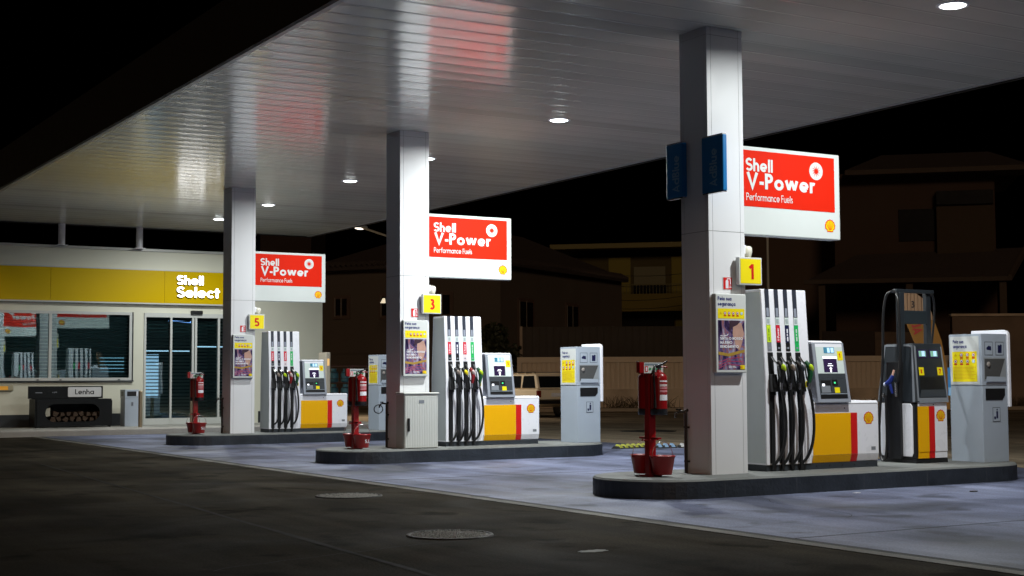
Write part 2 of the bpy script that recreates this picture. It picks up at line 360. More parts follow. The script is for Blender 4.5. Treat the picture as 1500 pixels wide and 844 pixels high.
# ================================================================== GROUND
def ground_mat(name, base, dark, light, rough, patch=.35, spec=.5, grain=90, gb=.5):
    m = bpy.data.materials.new(name); m.use_nodes = True; t = m.node_tree; N = t.nodes; L = t.links; b = N['Principled BSDF']
    tc = N.new('ShaderNodeTexCoord')
    def noise(sc, det=6, dist=0):
        n = N.new('ShaderNodeTexNoise'); n.inputs['Scale'].default_value = sc; n.inputs['Detail'].default_value = det; n.inputs['Distortion'].default_value = dist
        L.new(tc.outputs['Object'], n.inputs['Vector']); return n.outputs['Fac']
    cr = N.new('ShaderNodeValToRGB'); e = cr.color_ramp.elements; e[0].position = .34; e[0].color = (*dark, 1); e[1].position = .64; e[1].color = (*light, 1)
    k = cr.color_ramp.elements.new(.5); k.color = (*base, 1)
    L.new(noise(patch, 8, .6), cr.inputs[0])
    # scattered oil spots and drips
    sp = N.new('ShaderNodeMapRange'); sp.inputs['From Min'].default_value = .575; sp.inputs['From Max'].default_value = .67; sp.inputs['To Max'].default_value = .7
    L.new(noise(1.6, 3, .2), sp.inputs['Value'])
    mx = N.new('ShaderNodeMix'); mx.data_type = 'RGBA'; mx.inputs[7].default_value = (*[c*.55 for c in dark], 1)
    L.new(sp.outputs[0], mx.inputs[0]); L.new(cr.outputs[0], mx.inputs[6])
    g = N.new('ShaderNodeMix'); g.data_type = 'RGBA'; g.blend_type = 'MULTIPLY'; g.inputs[0].default_value = .5
    gr = N.new('ShaderNodeMapRange'); gr.inputs['From Min'].default_value = .3; gr.inputs['From Max'].default_value = .7; gr.inputs['To Min'].default_value = .35; gr.inputs['To Max'].default_value = 1.5
    L.new(noise(grain, 3), gr.inputs['Value']); L.new(mx.outputs[2], g.inputs[6]); L.new(gr.outputs[0], g.inputs[7])
    L.new(g.outputs[2], b.inputs['Base Color'])
    mp = N.new('ShaderNodeMapping'); mp.inputs['Scale'].default_value = (1.5, .09, 1); L.new(tc.outputs['Object'], mp.inputs[0])
    sn = N.new('ShaderNodeTexNoise'); sn.inputs['Scale'].default_value = 1.6; sn.inputs['Detail'].default_value = 6; sn.inputs['Distortion'].default_value = .3; L.new(mp.outputs[0], sn.inputs['Vector'])
    sm = N.new('ShaderNodeMapRange'); sm.inputs['From Min'].default_value = .35; sm.inputs['From Max'].default_value = .68; sm.inputs['To Min'].default_value = 1.12; sm.inputs['To Max'].default_value = .62
    L.new(sn.outputs['Fac'], sm.inputs['Value'])
    g2 = N.new('ShaderNodeMix'); g2.data_type = 'RGBA'; g2.blend_type = 'MULTIPLY'; g2.inputs[0].default_value = 1
    L.new(g.outputs[2], g2.inputs[6]); L.new(sm.outputs[0], g2.inputs[7]); L.new(g2.outputs[2], b.inputs['Base Color'])
    rr = N.new('ShaderNodeMapRange'); rr.inputs['From Min'].default_value = .3; rr.inputs['From Max'].default_value = .7
    rr.inputs['To Min'].default_value = rough-.14; rr.inputs['To Max'].default_value = rough+.12
    L.new(noise(.8, 5, .5), rr.inputs['Value']); L.new(rr.outputs[0], b.inputs['Roughness']); b.inputs['Specular IOR Level'].default_value = spec
    bp = N.new('ShaderNodeBump'); bp.inputs['Strength'].default_value = gb; bp.inputs['Distance'].default_value = .004
    L.new(noise(grain*1.3, 4), bp.inputs['Height']); L.new(bp.outputs[0], b.inputs['Normal'])
    MATS[name] = m; return m
ASPH = ground_mat('asphalt', (.036, .030, .021), (.020, .016, .011), (.054, .045, .032), .8, .5, spec=.02, grain=45, gb=1)
SLAB = ground_mat('forecourt_concrete', (.120, .134, .208), (.046, .051, .076), (.182, .202, .300), .62, .45, grain=60, gb=.35, spec=.25)
ROADM = ground_mat('worn_asphalt', (.24, .19, .13), (.16, .125, .085), (.30, .235, .165), .85, .2, spec=.2)
PAVM = ground_mat('pavement_concrete', (.33, .32, .29), (.24, .23, .20), (.40, .39, .36), .7, .8)
STRIP = ground_mat('joint_concrete', (.12, .11, .095), (.06, .055, .048), (.16, .15, .13), .7, 1.2, spec=.2)
struct(MB().box(-300, 400, -60, 500, -.4, 0, ASPH).build('ground'))
struct(MB().box(7.72, 16.4, 2, 34.0, -.2, .004, SLAB).build('forecourt'))
struct(MB().box(16.4, 110, -30, 120, -.2, .006, ROADM).build('road'))
struct(MB().box(7.48, 7.62, 2, 34.0, -.1, .006, STRIP).build('joint_strip'))
struct(MB().box(7.62, 7.72, 2, 34.0, -.1, .003, mat('joint_groove', (.02, .02, .02), .9, bump=.6)).build('drain_groove'))
# saw cuts between the concrete bays
cut = MB()
for y in (8.6, 16.4, 24.1, 31.6): cut.box(7.72, 16.4, y, y+.018, -.1, .0055, MATS['joint_groove'])
cut.box(16.33, 16.4, 2, 34, -.1, .0055, MATS['joint_groove'])
struct(cut.build('slab_joint'))
# asphalt repair seams in front
seam = MB()
for a, b, wd in (((5.14, 22.7), (4.2, 6.0), .025),):
    a = Vector(a); b = Vector(b); n = (b-a).normalized(); n = Vector((-n.y, n.x))*wd
    pts = []
    K = 24
    L1 = [a.lerp(b, i/K)+n*(1+random.uniform(-.5, .5)) for i in range(K+1)]; L2 = [a.lerp(b, i/K)-n*(1+random.uniform(-.5, .5)) for i in range(K+1)]
    seam.add([(p.x, p.y, .004) for p in L1+L2], [(K+1+i, K+2+i, i+1, i) for i in range(K)], mat('tar_seam', (.022, .019, .016), .85, spec=.1))
struct(seam.build('asphalt_seam'))
ck = MB(); rg = random.Random(5)
for (ax, ay, ang_, n_) in ((9.2, 9.6, .4, 26), (13.2, 10.2, 1.9, 22), (9.6, 17.2, .1, 24), (11.5, 24.9, .5, 20), (3.2, 9.2, .9, 26)):
    p = Vector((ax, ay)); a_ = ang_; P_ = [p.copy()]
    for _ in range(n_): a_ += rg.uniform(-.5, .5)*.6; p = p+Vector((math.cos(a_), math.sin(a_)))*.11; P_.append(p.copy())
    ck.stroke(F2((0, 0, .0), (1, 0, 0), (0, 1, 0)), P_, .007, MATS['joint_groove'], .0062)
struct(ck.build('slab_crack'))
# shop pavement with rounded kerb
pv = MB(); pv.box(-6, 16.6, 34.25, 45, -.1, .155, PAVM); struct(pv.build('pavement'))
kb = MB(); kb.prism([(34.02, -.05), (34.25, -.05), (34.25, .158), (34.10, .156), (34.04, .13)], -6, 16.6, 'x', CONC); struct(kb.build('shop_kerb', bevel=.015))

# road markings far side
mk = MB(); WM = mat('worn_road_paint', (.55, .5, .4), .8, var=.3, scale=4)
def quad_on(mb, pts, z, m): mb.add([(p[0], p[1], z) for p in pts], [tuple(range(len(pts)))], m)
quad_on(mk, [far(560, 66), far(830, 56), far(830, 57.2), far(560, 67.4)], .011, WM)
quad_on(mk, [far(880, 52.5), far(1560, 52.5), far(1560, 53), far(880, 53)], .011, WM)
struct(mk.build('road_marking'))

# ================================================================== ISLANDS
ISL = [(12.471, 8.74, 14.78), (20.137, 8.75, 13.80), (27.791, 8.79, 13.80)]
JD = mat('kerb_joint', (.07, .075, .085), .9)
IN = ['nearest', 'middle', 'far']; NUM = ['1', '3', '5']; IZ = .205
for k, (Y, x0, x1) in enumerate(ISL):
    yc = Y+.245; r = .77
    def ring(rr, z):
        pts = [(x0+r+rr*math.cos(math.radians(a)), yc+rr*math.sin(math.radians(a)), z) for a in range(90, 271, 9)]
        pts += [(x1-r+rr*math.cos(math.radians(a)), yc+rr*math.sin(math.radians(a)), z) for a in range(-90, 91, 9)]
        return pts
    m = MB(); R0 = ring(r, -.05); R1 = ring(r, IZ-.02); R2 = ring(r-.02, IZ); n = len(R0)
    m.add(R0+R1, [(i, (i+1) % n, n+(i+1) % n, n+i) for i in range(n)], KERBP)
    m.add(R1+R2, [(i, (i+1) % n, n+(i+1) % n, n+i) for i in range(n)], ISLT, True)
    m.add(R2, [tuple(range(n))], ISLT)
    xx = x0+1.0
    while xx < x1-.9:
        m.box(xx, xx+.006, Y-.5260, Y-.5235, .0, IZ-.022, JD); xx += 1.0
    o = m.build('pump_island'); struct(o)

# ================================================================== CANOPY
CX0, CX1, CY0, CY1, CZ = 5.90, 15.33, 8.0, 36.39, 5.19
can = thing('canopy', 'wide white panelled canopy roof over the pump islands', 'canopy', (CX0, CY0, CZ))
SOF = ridged('soffit_panel', (.76, .76, .69), 1, .40, .008, rough=.19, duty=.07, sag=1.8, spec=.8, wob=.4)
SOF.node_tree.nodes['Principled BSDF'].inputs['Coat Weight'].default_value = .25; SOF.node_tree.nodes['Principled BSDF'].inputs['Coat Roughness'].default_value = .12
m = MB(); m.box(.06, CX1-CX0-.06, .06, CY1-CY0-.06, .0, .05, SOF); m.build('soffit', can)
m = MB(); W_, D_ = CX1-CX0, CY1-CY0
FASC = mat('fascia_metal', (.028, .025, .023), .6, spec=.2)
for a in ((0, .06, 0, D_), (W_-.06, W_, 0, D_), (.06, W_-.06, 0, .06), (.06, W_-.06, D_-.06, D_)): m.box(a[0], a[1], a[2], a[3], -.025, .75, FASC)
m.build('fascia', can)
m = MB(); m.box(.062, W_-.062, .062, D_-.062, .7, .72, FASC); m.build('roof_sheet', can)
m = MB()
for a in ((.062, .14, .06, D_-.06), (W_-.14, W_-.062, .06, D_-.06)): m.box(a[0], a[1], a[2], a[3], -.012, -.001, mat('edge_trim', (.45, .45, .44), .3))
m.build('edge_trim', can)
# gutter stains are left to the noise; two round posts from shop roof to canopy
for i, x in enumerate((8.62, 10.57)):
    m = MB(); m.tube([(0, 0, 0), (0, 0, CZ-4.64-.001)], .085, WHITE, 20); m.box(-.13, .13, -.13, .13, 0, .012, WHITE)
    o = m.build('roof_post', loc=(x, 36.30-.2+.45, 4.641) if False else (x, 36.24, 4.641))
    tag(o, ['round white post under the canopy above the left shop window', 'round white post under the canopy above the shop door, nearer the column'][i], 'post', 'posts between shop roof and canopy')
# lamps in the canopy
ly = [(10.46, .86), (14.86, .45), (18.17, 1.30), (22.52, .62), (25.79, .56), (30.2, .38), (33.45, .62)]
LENS = mat('lamp_lens', (.9, .9, .9), .3, emit=LAMP_COL, estr=9)
LL = ['first canopy lamp at the top right, nearest the camera', 'canopy lamp hidden behind the head of the nearest column', 'bright canopy lamp in mid ceiling between the nearest and middle columns',
      'canopy lamp half hidden by the right edge of the middle column', 'canopy lamp between the middle and far columns, left of the middle column', 'small canopy lamp just right of the far column', 'farthest canopy lamp, just left of the far column']
proto = None
for i, (y, k) in enumerate(ly):
    if proto is None:
        t = thing('canopy_lamp', LL[i], 'ceiling lamp', (11.7, y, CZ), 0, 'recessed lamps in the canopy')
        m = MB()
        m.lathe([(.137, .001), (.137, -.010), (.165, -.010), (.175, -.002), (.175, .001)], (0, 0, 0), WHITE, 32)
        m.build('lamp_frame', t)
        m = MB(); m.lathe([(.001, -.026), (.07, -.024), (.115, -.016), (.135, -.005), (.136, .0)], (0, 0, 0), LENS, 28); m.build('lens', t)
        proto = t
    else: dup(proto, (11.7, y, CZ), LL[i])
    ld = bpy.data.lights.new('canopy_light', 'AREA'); ld.shape = 'DISK'; ld.size = .2; ld.spread = math.radians(171); ld.energy = LAMP_W*k; ld.color = LAMP_COL
    lo = bpy.data.objects.new('canopy_light', ld); COL.objects.link(lo); lo.location = (11.7, y, CZ-.031)

# ================================================================== COLUMNS
CWX, CWY = .508, .491
SEAMD = mat('seam_dark', (.12, .12, .12), .6)
def column(k):
    Y = ISL[k][0]
    lab = ['tall square white column on the nearest island, carrying the blue signs', 'tall square white column on the middle island, beside the ribbed cabinet', 'tall square white column on the far island, in front of the shop door'][k]
    t = thing('canopy_column', lab, 'column', (9.992, Y, IZ), 0, 'canopy columns')
    H = CZ-IZ
    m = MB()
    e = .055
    zs = [0, 2.69, H-.0005]
    for z0, z1 in ((0, 2.687), (2.692, H-.09), (H-.09+.003, H-.001)):
        # corner strips and field panels with fine open seams
        g = .0022
        m.box(g, CWX-g, g, CWY-g, z0, z1, SEAMD)
        for (x0, x1) in ((0, e), (e+.004, CWX-e-.004), (CWX-e, CWX)):
            m.box(x0, x1, 0, .002, z0, z1, CLAD); m.box(x0, x1, CWY-.002, CWY, z0, z1, CLAD)
        for (y0, y1) in ((.0021, e), (e+.004, CWY-e-.004), (CWY-e, CWY-.0021)):
            m.box(0, .002, y0, y1, z0, z1, CLAD); m.box(CWX-.002, CWX, y0, y1, z0, z1, CLAD)
    m.box(.004, CWX-.004, .004, CWY-.004, 2.687, 2.692, SEAMD)
    m.build('cladding', t)
    m = MB(); P = mat('dark_pipe', (.03, .022, .02), .4); x = -.028; y = .42
    m.tube([(x, y, .001), (x, y, .66), (x, y-.0, .69), (x+.03, y, .70)], .018, P)
    for z in (.12, .5): m.box(-.03, -.0005, y-.035, y+.035, z, z+.02, P)
    pp = m.build('water_pipe', t)
    m = MB(); m.tube([(x, y, .68), (x-.05, y+.04, .69), (x-.09, y+.06, .67), (x-.10, y+.06, .62)], .013, BLACK); m.box(x-.075, x-.045, y+.02, y+.08, .70, .715, BLACK)
    if k == 1: m.tube(arc3((x-.10, y+.06, .60), .09), .008, BLACK)
    m.build('tap', pp)
    return t
def arc3(c, r): return [(c[0]+r*math.cos(a*PI/8)*.9, c[1]+.02*a/8, c[2]+r*.75*math.sin(a*PI/8)) for a in range(4, 21)]
cols = [column(k) for k in range(3)]

# pictogram sheets
def icons(mb, F, u0, v0, u1, v1, nx, ny, reds=True):
    cw = (u1-u0)/nx; ch = (v1-v0)/ny
    for j in range(ny):
        for i in range(nx):
            cx = u0+cw*(i+.5); cyy = v0+ch*(j+.6); r = min(cw, ch)*.27
            if i == 0 and j == ny-1: mb.poly(F, [(cx-r, cyy-r*.7), (cx+r, cyy-r*.7), (cx, cyy+r)], mat('warn_orange', (.7, .45, .01), .4), .004); continue
            if i == nx-1 and j == 0:
                mb.disc(F, cx, cyy, r*1.1, mat('pale_blue', (.3, .55, .75), .4), .004, 16); mb.rect(F, cx-r*.3, cyy-r*.7, cx+r*.3, cyy+r*.7, WHITE, .005); continue
            mb.disc(F, cx, cyy, r*1.15, DRED, .004, 16); mb.disc(F, cx, cyy, r*.85, WHITE, .005, 16); mb.rect(F, cx-r*.35, cyy-r*.4, cx+r*.35, cyy+r*.35, BLACK, .006)
            mb.rect(F, cx-r*1.1, cyy-r*2.1, cx+r*1.1, cyy-r*1.4, DRED, .004)

def poster_mat():
    m = bpy.data.materials.new('poster_print'); m.use_nodes = True; t = m.node_tree; N = t.nodes; L = t.links; b = N['Principled BSDF']; b.inputs['Roughness'].default_value = .2
    tc = N.new('ShaderNodeTexCoord'); mp = N.new('ShaderNodeMapping'); mp.inputs['Scale'].default_value = (6, 6, 3.4); mp.inputs['Rotation'].default_value = (0, .6, 0)
    L.new(tc.outputs['Object'], mp.inputs[0]); nz = N.new('ShaderNodeTexNoise'); nz.inputs['Scale'].default_value = 1.1; nz.inputs['Distortion'].default_value = 1.6; nz.inputs['Detail'].default_value = 3
    L.new(mp.outputs[0], nz.inputs['Vector']); cr = N.new('ShaderNodeValToRGB'); e = cr.color_ramp.elements
    e[0].position = .3; e[0].color = (.012, .01, .03, 1); e[1].position = .75; e[1].color = (.62, .45, .42, 1)
    for p, c in ((.42, (.05, .03, .09)), (.5, (.16, .12, .26)), (.56, (.30, .10, .08)), (.64, (.22, .24, .42))):
        q = e.new(p); q.color = (*c, 1)
    L.new(nz.outputs['Fac'], cr.inputs[0]); L.new(cr.outputs[0], b.inputs['Base Color']); MATS['poster_print'] = m; return m
POST = poster_mat()
SKIN = mat('printed_skin', (.50, .30, .24), .25, var=.35, scale=9); HAIRP = mat('printed_shadow', (.06, .035, .05), .25, var=.4, scale=9)
LGLD = mat('printed_gold', (.38, .24, .05), .25, var=.4, scale=12)
def notice(k):
    Y = ISL[k][0]
    t = thing('notice_frame', 'white poster frame on the '+['nearest column, under the red extinguisher sign, pump 1', 'middle column above the ribbed cabinet, pump 3', 'far column beside the shop door, pump 5'][k], 'notice', (10.012, Y-.075, 1.32), 0, 'poster frames on the columns')
    m = MB(); m.box(0, .435, 0, .073, 0, .875, SIGNWHITE); m.build('frame', t, .012, 3)
    F = front(0, 0, 0); m = MB()
    m.rect(F, .03, .60, .405, .71, SYEL); icons(m, F, .04, .605, .395, .695, 6, 1)
    m.text(F, 'Pela sua', .03, .80, .042, TXTB, .2); m.text(F, 'segurança', .03, .742, .042, TXTB, .2, width=.25)
    m.build('safety_strip', t)
    m = MB(); m.rect(F, .03, .035, .405, .58, POST)
    # a face half seen behind a helmet visor, a golden road below
    m.poly(F, [(.24, .56), (.36, .55), (.395, .44), (.37, .34), (.33, .25), (.28, .28), (.26, .36), (.235, .42)], SKIN, .003)
    m.poly(F, [(.19, .575), (.35, .575), (.30, .53), (.22, .50), (.19, .44)], HAIRP, .004)
    m.poly(F, [(.03, .20), (.18, .18), (.404, .23), (.404, .26), (.17, .215), (.03, .235)], LGLD, .003)
    for q in range(3): m.stroke(F, [(.03, .05+q*.03), (.16, .10+q*.028), (.38, .075+q*.05)], .006, mat('printed_magenta', (.5, .04, .12), .3), .0035)
    for q, s_ in enumerate(('SINTA O NOSSO', 'MÁXIMO', 'RENDIMENTO')): m.text(F, s_, .055, .365-q*.045, .03, WHITE, .2, width=(.32, .17, .26)[q], d=.005)
    m.stroke(F, [(.06, .41), (.10, .405), (.155, .415), (.17, .43)], .008, WHITE, .005)
    m.text(F, 'GO WELL', .17, .055, .022, WHITE, .22, d=.005); m.rect(F, .335, .04, .40, .085, SYEL, .005); pecten(m, F, .352, .063, .03, .006)
    m.build('poster', t); return t
for k in range(3): notice(k)
def firesign(k):
    m = MB(); F = front(0, 0, 0); m.slab(F, [(0, 0), (.13, 0), (.13, .14), (0, .14)], SIGNWHITE, 0, .004)
    m.rect(F, .004, .004, .126, .136, DRED, .005)
    m.poly(F, [(.035, .015), (.075, .015), (.075, .095), (.065, .11), (.045, .11), (.035, .095)], WHITE, .006); m.stroke(F, [(.06, .11), (.06, .122), (.10, .122), (.105, .06)], .01, WHITE, .006)
    for q in range(3): m.poly(F, [(.09+q*.01, .02), (.098+q*.01, .02), (.096+q*.008, .06-q*.006)], WHITE, .006)
    o = m.build('extinguisher_sign', loc=(10.18, ISL[k][0]-.0005, 2.245))
    tag(o, 'small red fire extinguisher pictogram above the poster on the '+IN[k]+' column', 'sign', 'extinguisher pictograms')
def numsign(k):
    Y = ISL[k][0]
    t = thing('pump_number_sign', f'square yellow sign with red number {NUM[k]} on the side of the {IN[k]} column', 'sign', (10.345, Y-.085, 2.30), 0, 'pump number signs')
    m = MB(); m.box(0, .33, 0, .06, 0, .31, SIGNWHITE); m.box(.03, .13, .06, .0845, .1, .2, LGREY); m.build('housing', t, .006)
    m = MB(); F = front(0, 0, 0); m.rect(F, .018, .018, .312, .292, SYEL, .003); m.build('yellow_face', t)
    m = MB(); g = glyph(NUM[k], .2)[1]; m.text(F, NUM[k], .165-g*.085+(0.01 if k == 0 else 0), .065, .17, DRED, .2, d=.0045)
    B = back(.33, .06, 0); m.rect(B, .018, .018, .16, .292, SYEL, .003); m.build('numeral', t)
def dome(k):
    Y = ISL[k][0]
    t = thing('dome_camera', 'small white dome device on the side of the '+IN[k]+' column above number '+NUM[k], 'camera', (10.5, Y+.08, 2.68), 0, 'dome devices on the columns')
    m = MB(); m.box(.0005, .05, -.05, .05, -.02, .08, WHITE); m.build('bracket', t, .005)
    m = MB(); m.lathe([(.001, -.09), (.03, -.085), (.055, -.06), (.065, -.02), (.07, .0), (.07, .05), (.05, .07), (.001, .075)], (.085, 0, 0), mat('cream_plastic', (.7, .68, .58), .3)); m.build('dome', t)
for k in range(3): firesign(k); numsign(k); dome(k)

# V-Power signs
def brandsign(k):
    Y = ISL[k][0]
    t = thing('brand_sign', 'red and white fuel name board projecting from the '+IN[k]+' column, above pump '+NUM[k], 'sign', (10.502, Y+.17, 2.90), 0, 'red and white boards on the columns')
    Wd, Ht = 1.622, 1.02
    m = MB(); m.box(0, Wd, 0, .16, 0, Ht, BOARDW); m.build('housing', t, .012)
    for F, nm in ((front(0, 0, 0), 'front_face'), (back(Wd, .16, 0), 'back_face')):
        if nm == 'back_face': F = F2((Wd, .16, 0), (-1, 0, 0), (0, 0, 1)); ox = Wd-1.555
        else: ox = 0
        m = MB(); u0, u1 = (.001, 1.535) if ox == 0 else (.087, Wd-.001)
        m.rect(F, u0, .325, u1, .975, SIGNRED, .003)
        e = 0 if ox == 0 else .10
        m.text(F, 'Shell', .175+e, .735, .15, SIGNWHITE, .185, width=.40, d=.005, gap=.08)
        m.text(F, 'V-Power', .18+e, .535, .185, SIGNWHITE, .20, width=1.05, d=.005, gap=.09)
        m.text(F, 'Performance Fuels', .175+e, .395, .085, SIGNWHITE, .12, width=.70, d=.005)
        m.disc(F, 1.245+e, .80, .105, SIGNWHITE, .005, 36)
        for q in range(11):
            a = 2*PI*q/11; m.poly(F, [(1.245+e+.028*math.cos(a-.22), .80+.028*math.sin(a-.22)), (1.245+e+.03*math.cos(a+.3), .80+.03*math.sin(a+.3)), (1.245+e+.078*math.cos(a+.32), .80+.078*math.sin(a+.32))], SIGNRED, .006)
        m.disc(F, 1.245+e, .80, .03, SIGNRED, .0065, 16)
        pecten(m, F, 1.455+(e*.0), .16, .155)
        m.build(nm, t)
for k in range(3): brandsign(k)
# blue side signs on the nearest column
for i, (y0, y1, z0, z1, lab) in enumerate(((12.13, 12.50, 3.30, 3.92, 'blue additive sign at the front corner of the nearest column, with lit edge'), (12.84, 13.15, 3.31, 3.93, 'dark blue additive sign at the rear corner of the nearest column'))):
    t = thing('blue_sign', lab, 'sign', (9.925, y0, z0), 0, 'blue signs on the nearest column'); d = y1-y0; h = z1-z0
    m = MB(); m.box(0, .062, 0, d, 0, h, ADB); m.build('panel', t, .012)
    m = MB()
    for z in (-.012, h): m = MB(); m.box(.004, .058, .01, d-.01, z, z+.012, STEEL); m.build('end_cap', t)
    m = MB(); F = F2((0, d*.36, .045), (0, 0, 1), (0, 1, 0))
    m.text(F2((0, d*.30, .05), (0, 0, 1), (0, 1, 0)), 'AdBlue', 0, 0, .12, ADBT, .16, width=.40) if False else None
    # letters read upwards on the outer face: right = +z, up = +y
    Fr = F2((-.0, d*.62, .06), (0, 0, 1), (0, 1, 0)); Fr.N = Vector((-1, 0, 0))
    m.text(Fr, 'AdBlue', 0, -.13, .13, ADBT, .17, width=.42)
    m.build('lettering', t)

# ================================================================== EXTINGUISHER STANDS
def stand(k):
    yc = ISL[k][0]+.245
    t = thing('extinguisher_stand', 'red post stand with pictogram board on the '+IN[k]+' island, left of its column', 'stand', (9.34, yc, IZ), 0, 'red extinguisher stands')
    m = MB(); m.box(-.045, .045, -.045, .045, .012, 1.20, RED); m.build('post', t, .006)
    m = MB(); m.box(-.09, .09, -.09, .09, 0, .012, RED); m.build('base_plate', t)
    m = MB(); m.box(-.025, .025, -.17, .17, .40, .42, RED); m.box(-.10, .10, -.02, .02, .385, .401, RED); m.build('bucket_arm', t)
    m = MB(); m.box(-.03, .03, -.18, .18, 1.06, 1.085, RED); m.build('extinguisher_arm', t)
    m = MB(); m.box(-.175, -.115, -.06, .0, 1.12, 1.235, RED); m.box(-.115, .14, -.058, -.046, 1.115, 1.23, SIGNWHITE); m.box(-.15, -.0, -.03, .0, 1.11, 1.125, RED)
    F = front(-.115, -.058, 1.115)
    m.rect(F, .01, .085, .245, .105, mat('print_blue_grey', (.2, .25, .3), .4)); m.rect(F, .012, .015, .05, .075, DRED)
    m.rect(F, .022, .022, .04, .066, WHITE, .003)
    for q in range(4): m.disc(F, .08+q*.045, .045, .016, mat('print_green', (.05, .3, .12), .4), .002, 12)
    m.build('pictogram_board', t)
def extinguisher():
    t = thing('fire_extinguisher', '', 'fire extinguisher', (0, 0, 0), 0, 'red extinguishers on the stands')
    m = MB(); m.lathe([(.001, .0), (.085, .0), (.093, .01), (.093, .07)], (0, 0, 0), BLACK); m.build('foot_ring', t)
    m = MB(); m.lathe([(.09, .05), (.09, .40), (.084, .43), (.06, .455), (.028, .47), (.025, .49), (.001, .49)], (0, 0, 0), RED, 32); b = m.build('cylinder', t)
    m = MB()
    LR = mat('label_red2', (.30, .02, .025), .4); LP = mat('label_pink', (.6, .25, .28), .4); LW = mat('label_offwhite', (.62, .52, .52), .4)
    zz = [.16, .22, .25, .27, .285, .30, .31, .335, .36, .375]; mm_ = [WHITE, LR, LP, LR, LP, LR, LW, LR, WHITE]
    for z0, z1, mm in zip(zz, zz[1:], mm_):
        for a in range(-3, 3):
            a0 = math.radians(-80+a*13); a1 = math.radians(-80+(a+1)*13); R = .0915
            m.add([(R*math.cos(a0), R*math.sin(a0), z0), (R*math.cos(a1), R*math.sin(a1), z0), (R*math.cos(a1), R*math.sin(a1), z1), (R*math.cos(a0), R*math.sin(a0), z1)], [(0, 1, 2, 3)], mm)
    m.build('label_band', b)
    m = MB(); m.tube([(0, 0, .485), (0, 0, .525)], .02, STEEL); m.box(-.02, .02, -.02, .02, .51, .535, BLACK); m.tube([(-.01, 0, .53), (.05, -.015, .555), (.10, -.025, .585)], [.010, .010, .007], BLACK); m.tube([(-.01, 0, .515), (.06, -.02, .525), (.10, -.025, .517)], [.008, .008, .006], RED); m.build('valve_handle', t)
    m = MB(); m.tube([(-.02, 0, .52), (-.075, -.03, .53), (-.095, -.045, .45), (-.09, -.045, .30), (-.085, -.045, .18)], .011, RUB); m.tube([(-.085, -.045, .19), (-.085, -.045, .08)], [.012, .02], BLACK); m.build('hose', t)
    return t
def bucket(txt):
    t = thing('fire_bucket', '', 'bucket', (0, 0, 0), 0, 'red fire buckets')
    m = MB(); m.lathe([(.001, .0), (.098, .0), (.101, .008), (.135, .19), (.140, .195), (.140, .205), (.132, .205), (.128, .195), (.06, .19), (.001, .197)], (0, 0, 0), RED, 36); m.build('pail', t)
    m = MB(); m.tube([(.138*math.cos(a*PI/14), 0, .195+.16*math.sin(a*PI/14)) for a in range(15)], .0035, STEEL, 6)
    for s in (-1, 1): m.ell((s*.14, 0, .19), (.012, .012, .014), RED)
    m.build('handle', t)
    if txt:
        m = MB(); F = F2((-.005, -.1165, .075), (1, .12, 0), (0, -.20, 1)); m.text(F, 'S.I.', 0, 0, .055, WHITE, .2, d=.004); m.build('lettering', t)
    return t
ep = extinguisher(); bp_ = bucket(False); bt = bucket(True); used = set()
EL = ['front', 'rear']
for k in range(3):
    stand(k); yc = ISL[k][0]+.245
    for j, (dx, dy, dz) in enumerate(((.045, -.105, .66), (.02, .09, .66))):
        lab = f'red fire extinguisher with black foot, {EL[j]} one on the stand at pump {NUM[k]}'
        rz = (0, math.radians(165))[j]
        if not used: ep.location = (9.34+dx, yc+dy, IZ+dz); ep['label'] = lab; used.add(1)
        else: dup(ep, (9.34+dx, yc+dy, IZ+dz), lab, rz)
    for j, (dx, dy) in enumerate(((.04, -.165), (.02, .165))):
        src = bt if (j == 0 and k > 0) else bp_
        lab = f'{"red fire bucket marked S.I." if src is bt else "plain red fire bucket"}, {EL[j]} one on the stand at pump {NUM[k]}'
        if src['label'] == '': src.location = (9.34+dx, yc+dy, IZ+.022); src['label'] = lab
        else: dup(src, (9.34+dx, yc+dy, IZ+.022), lab, 0)

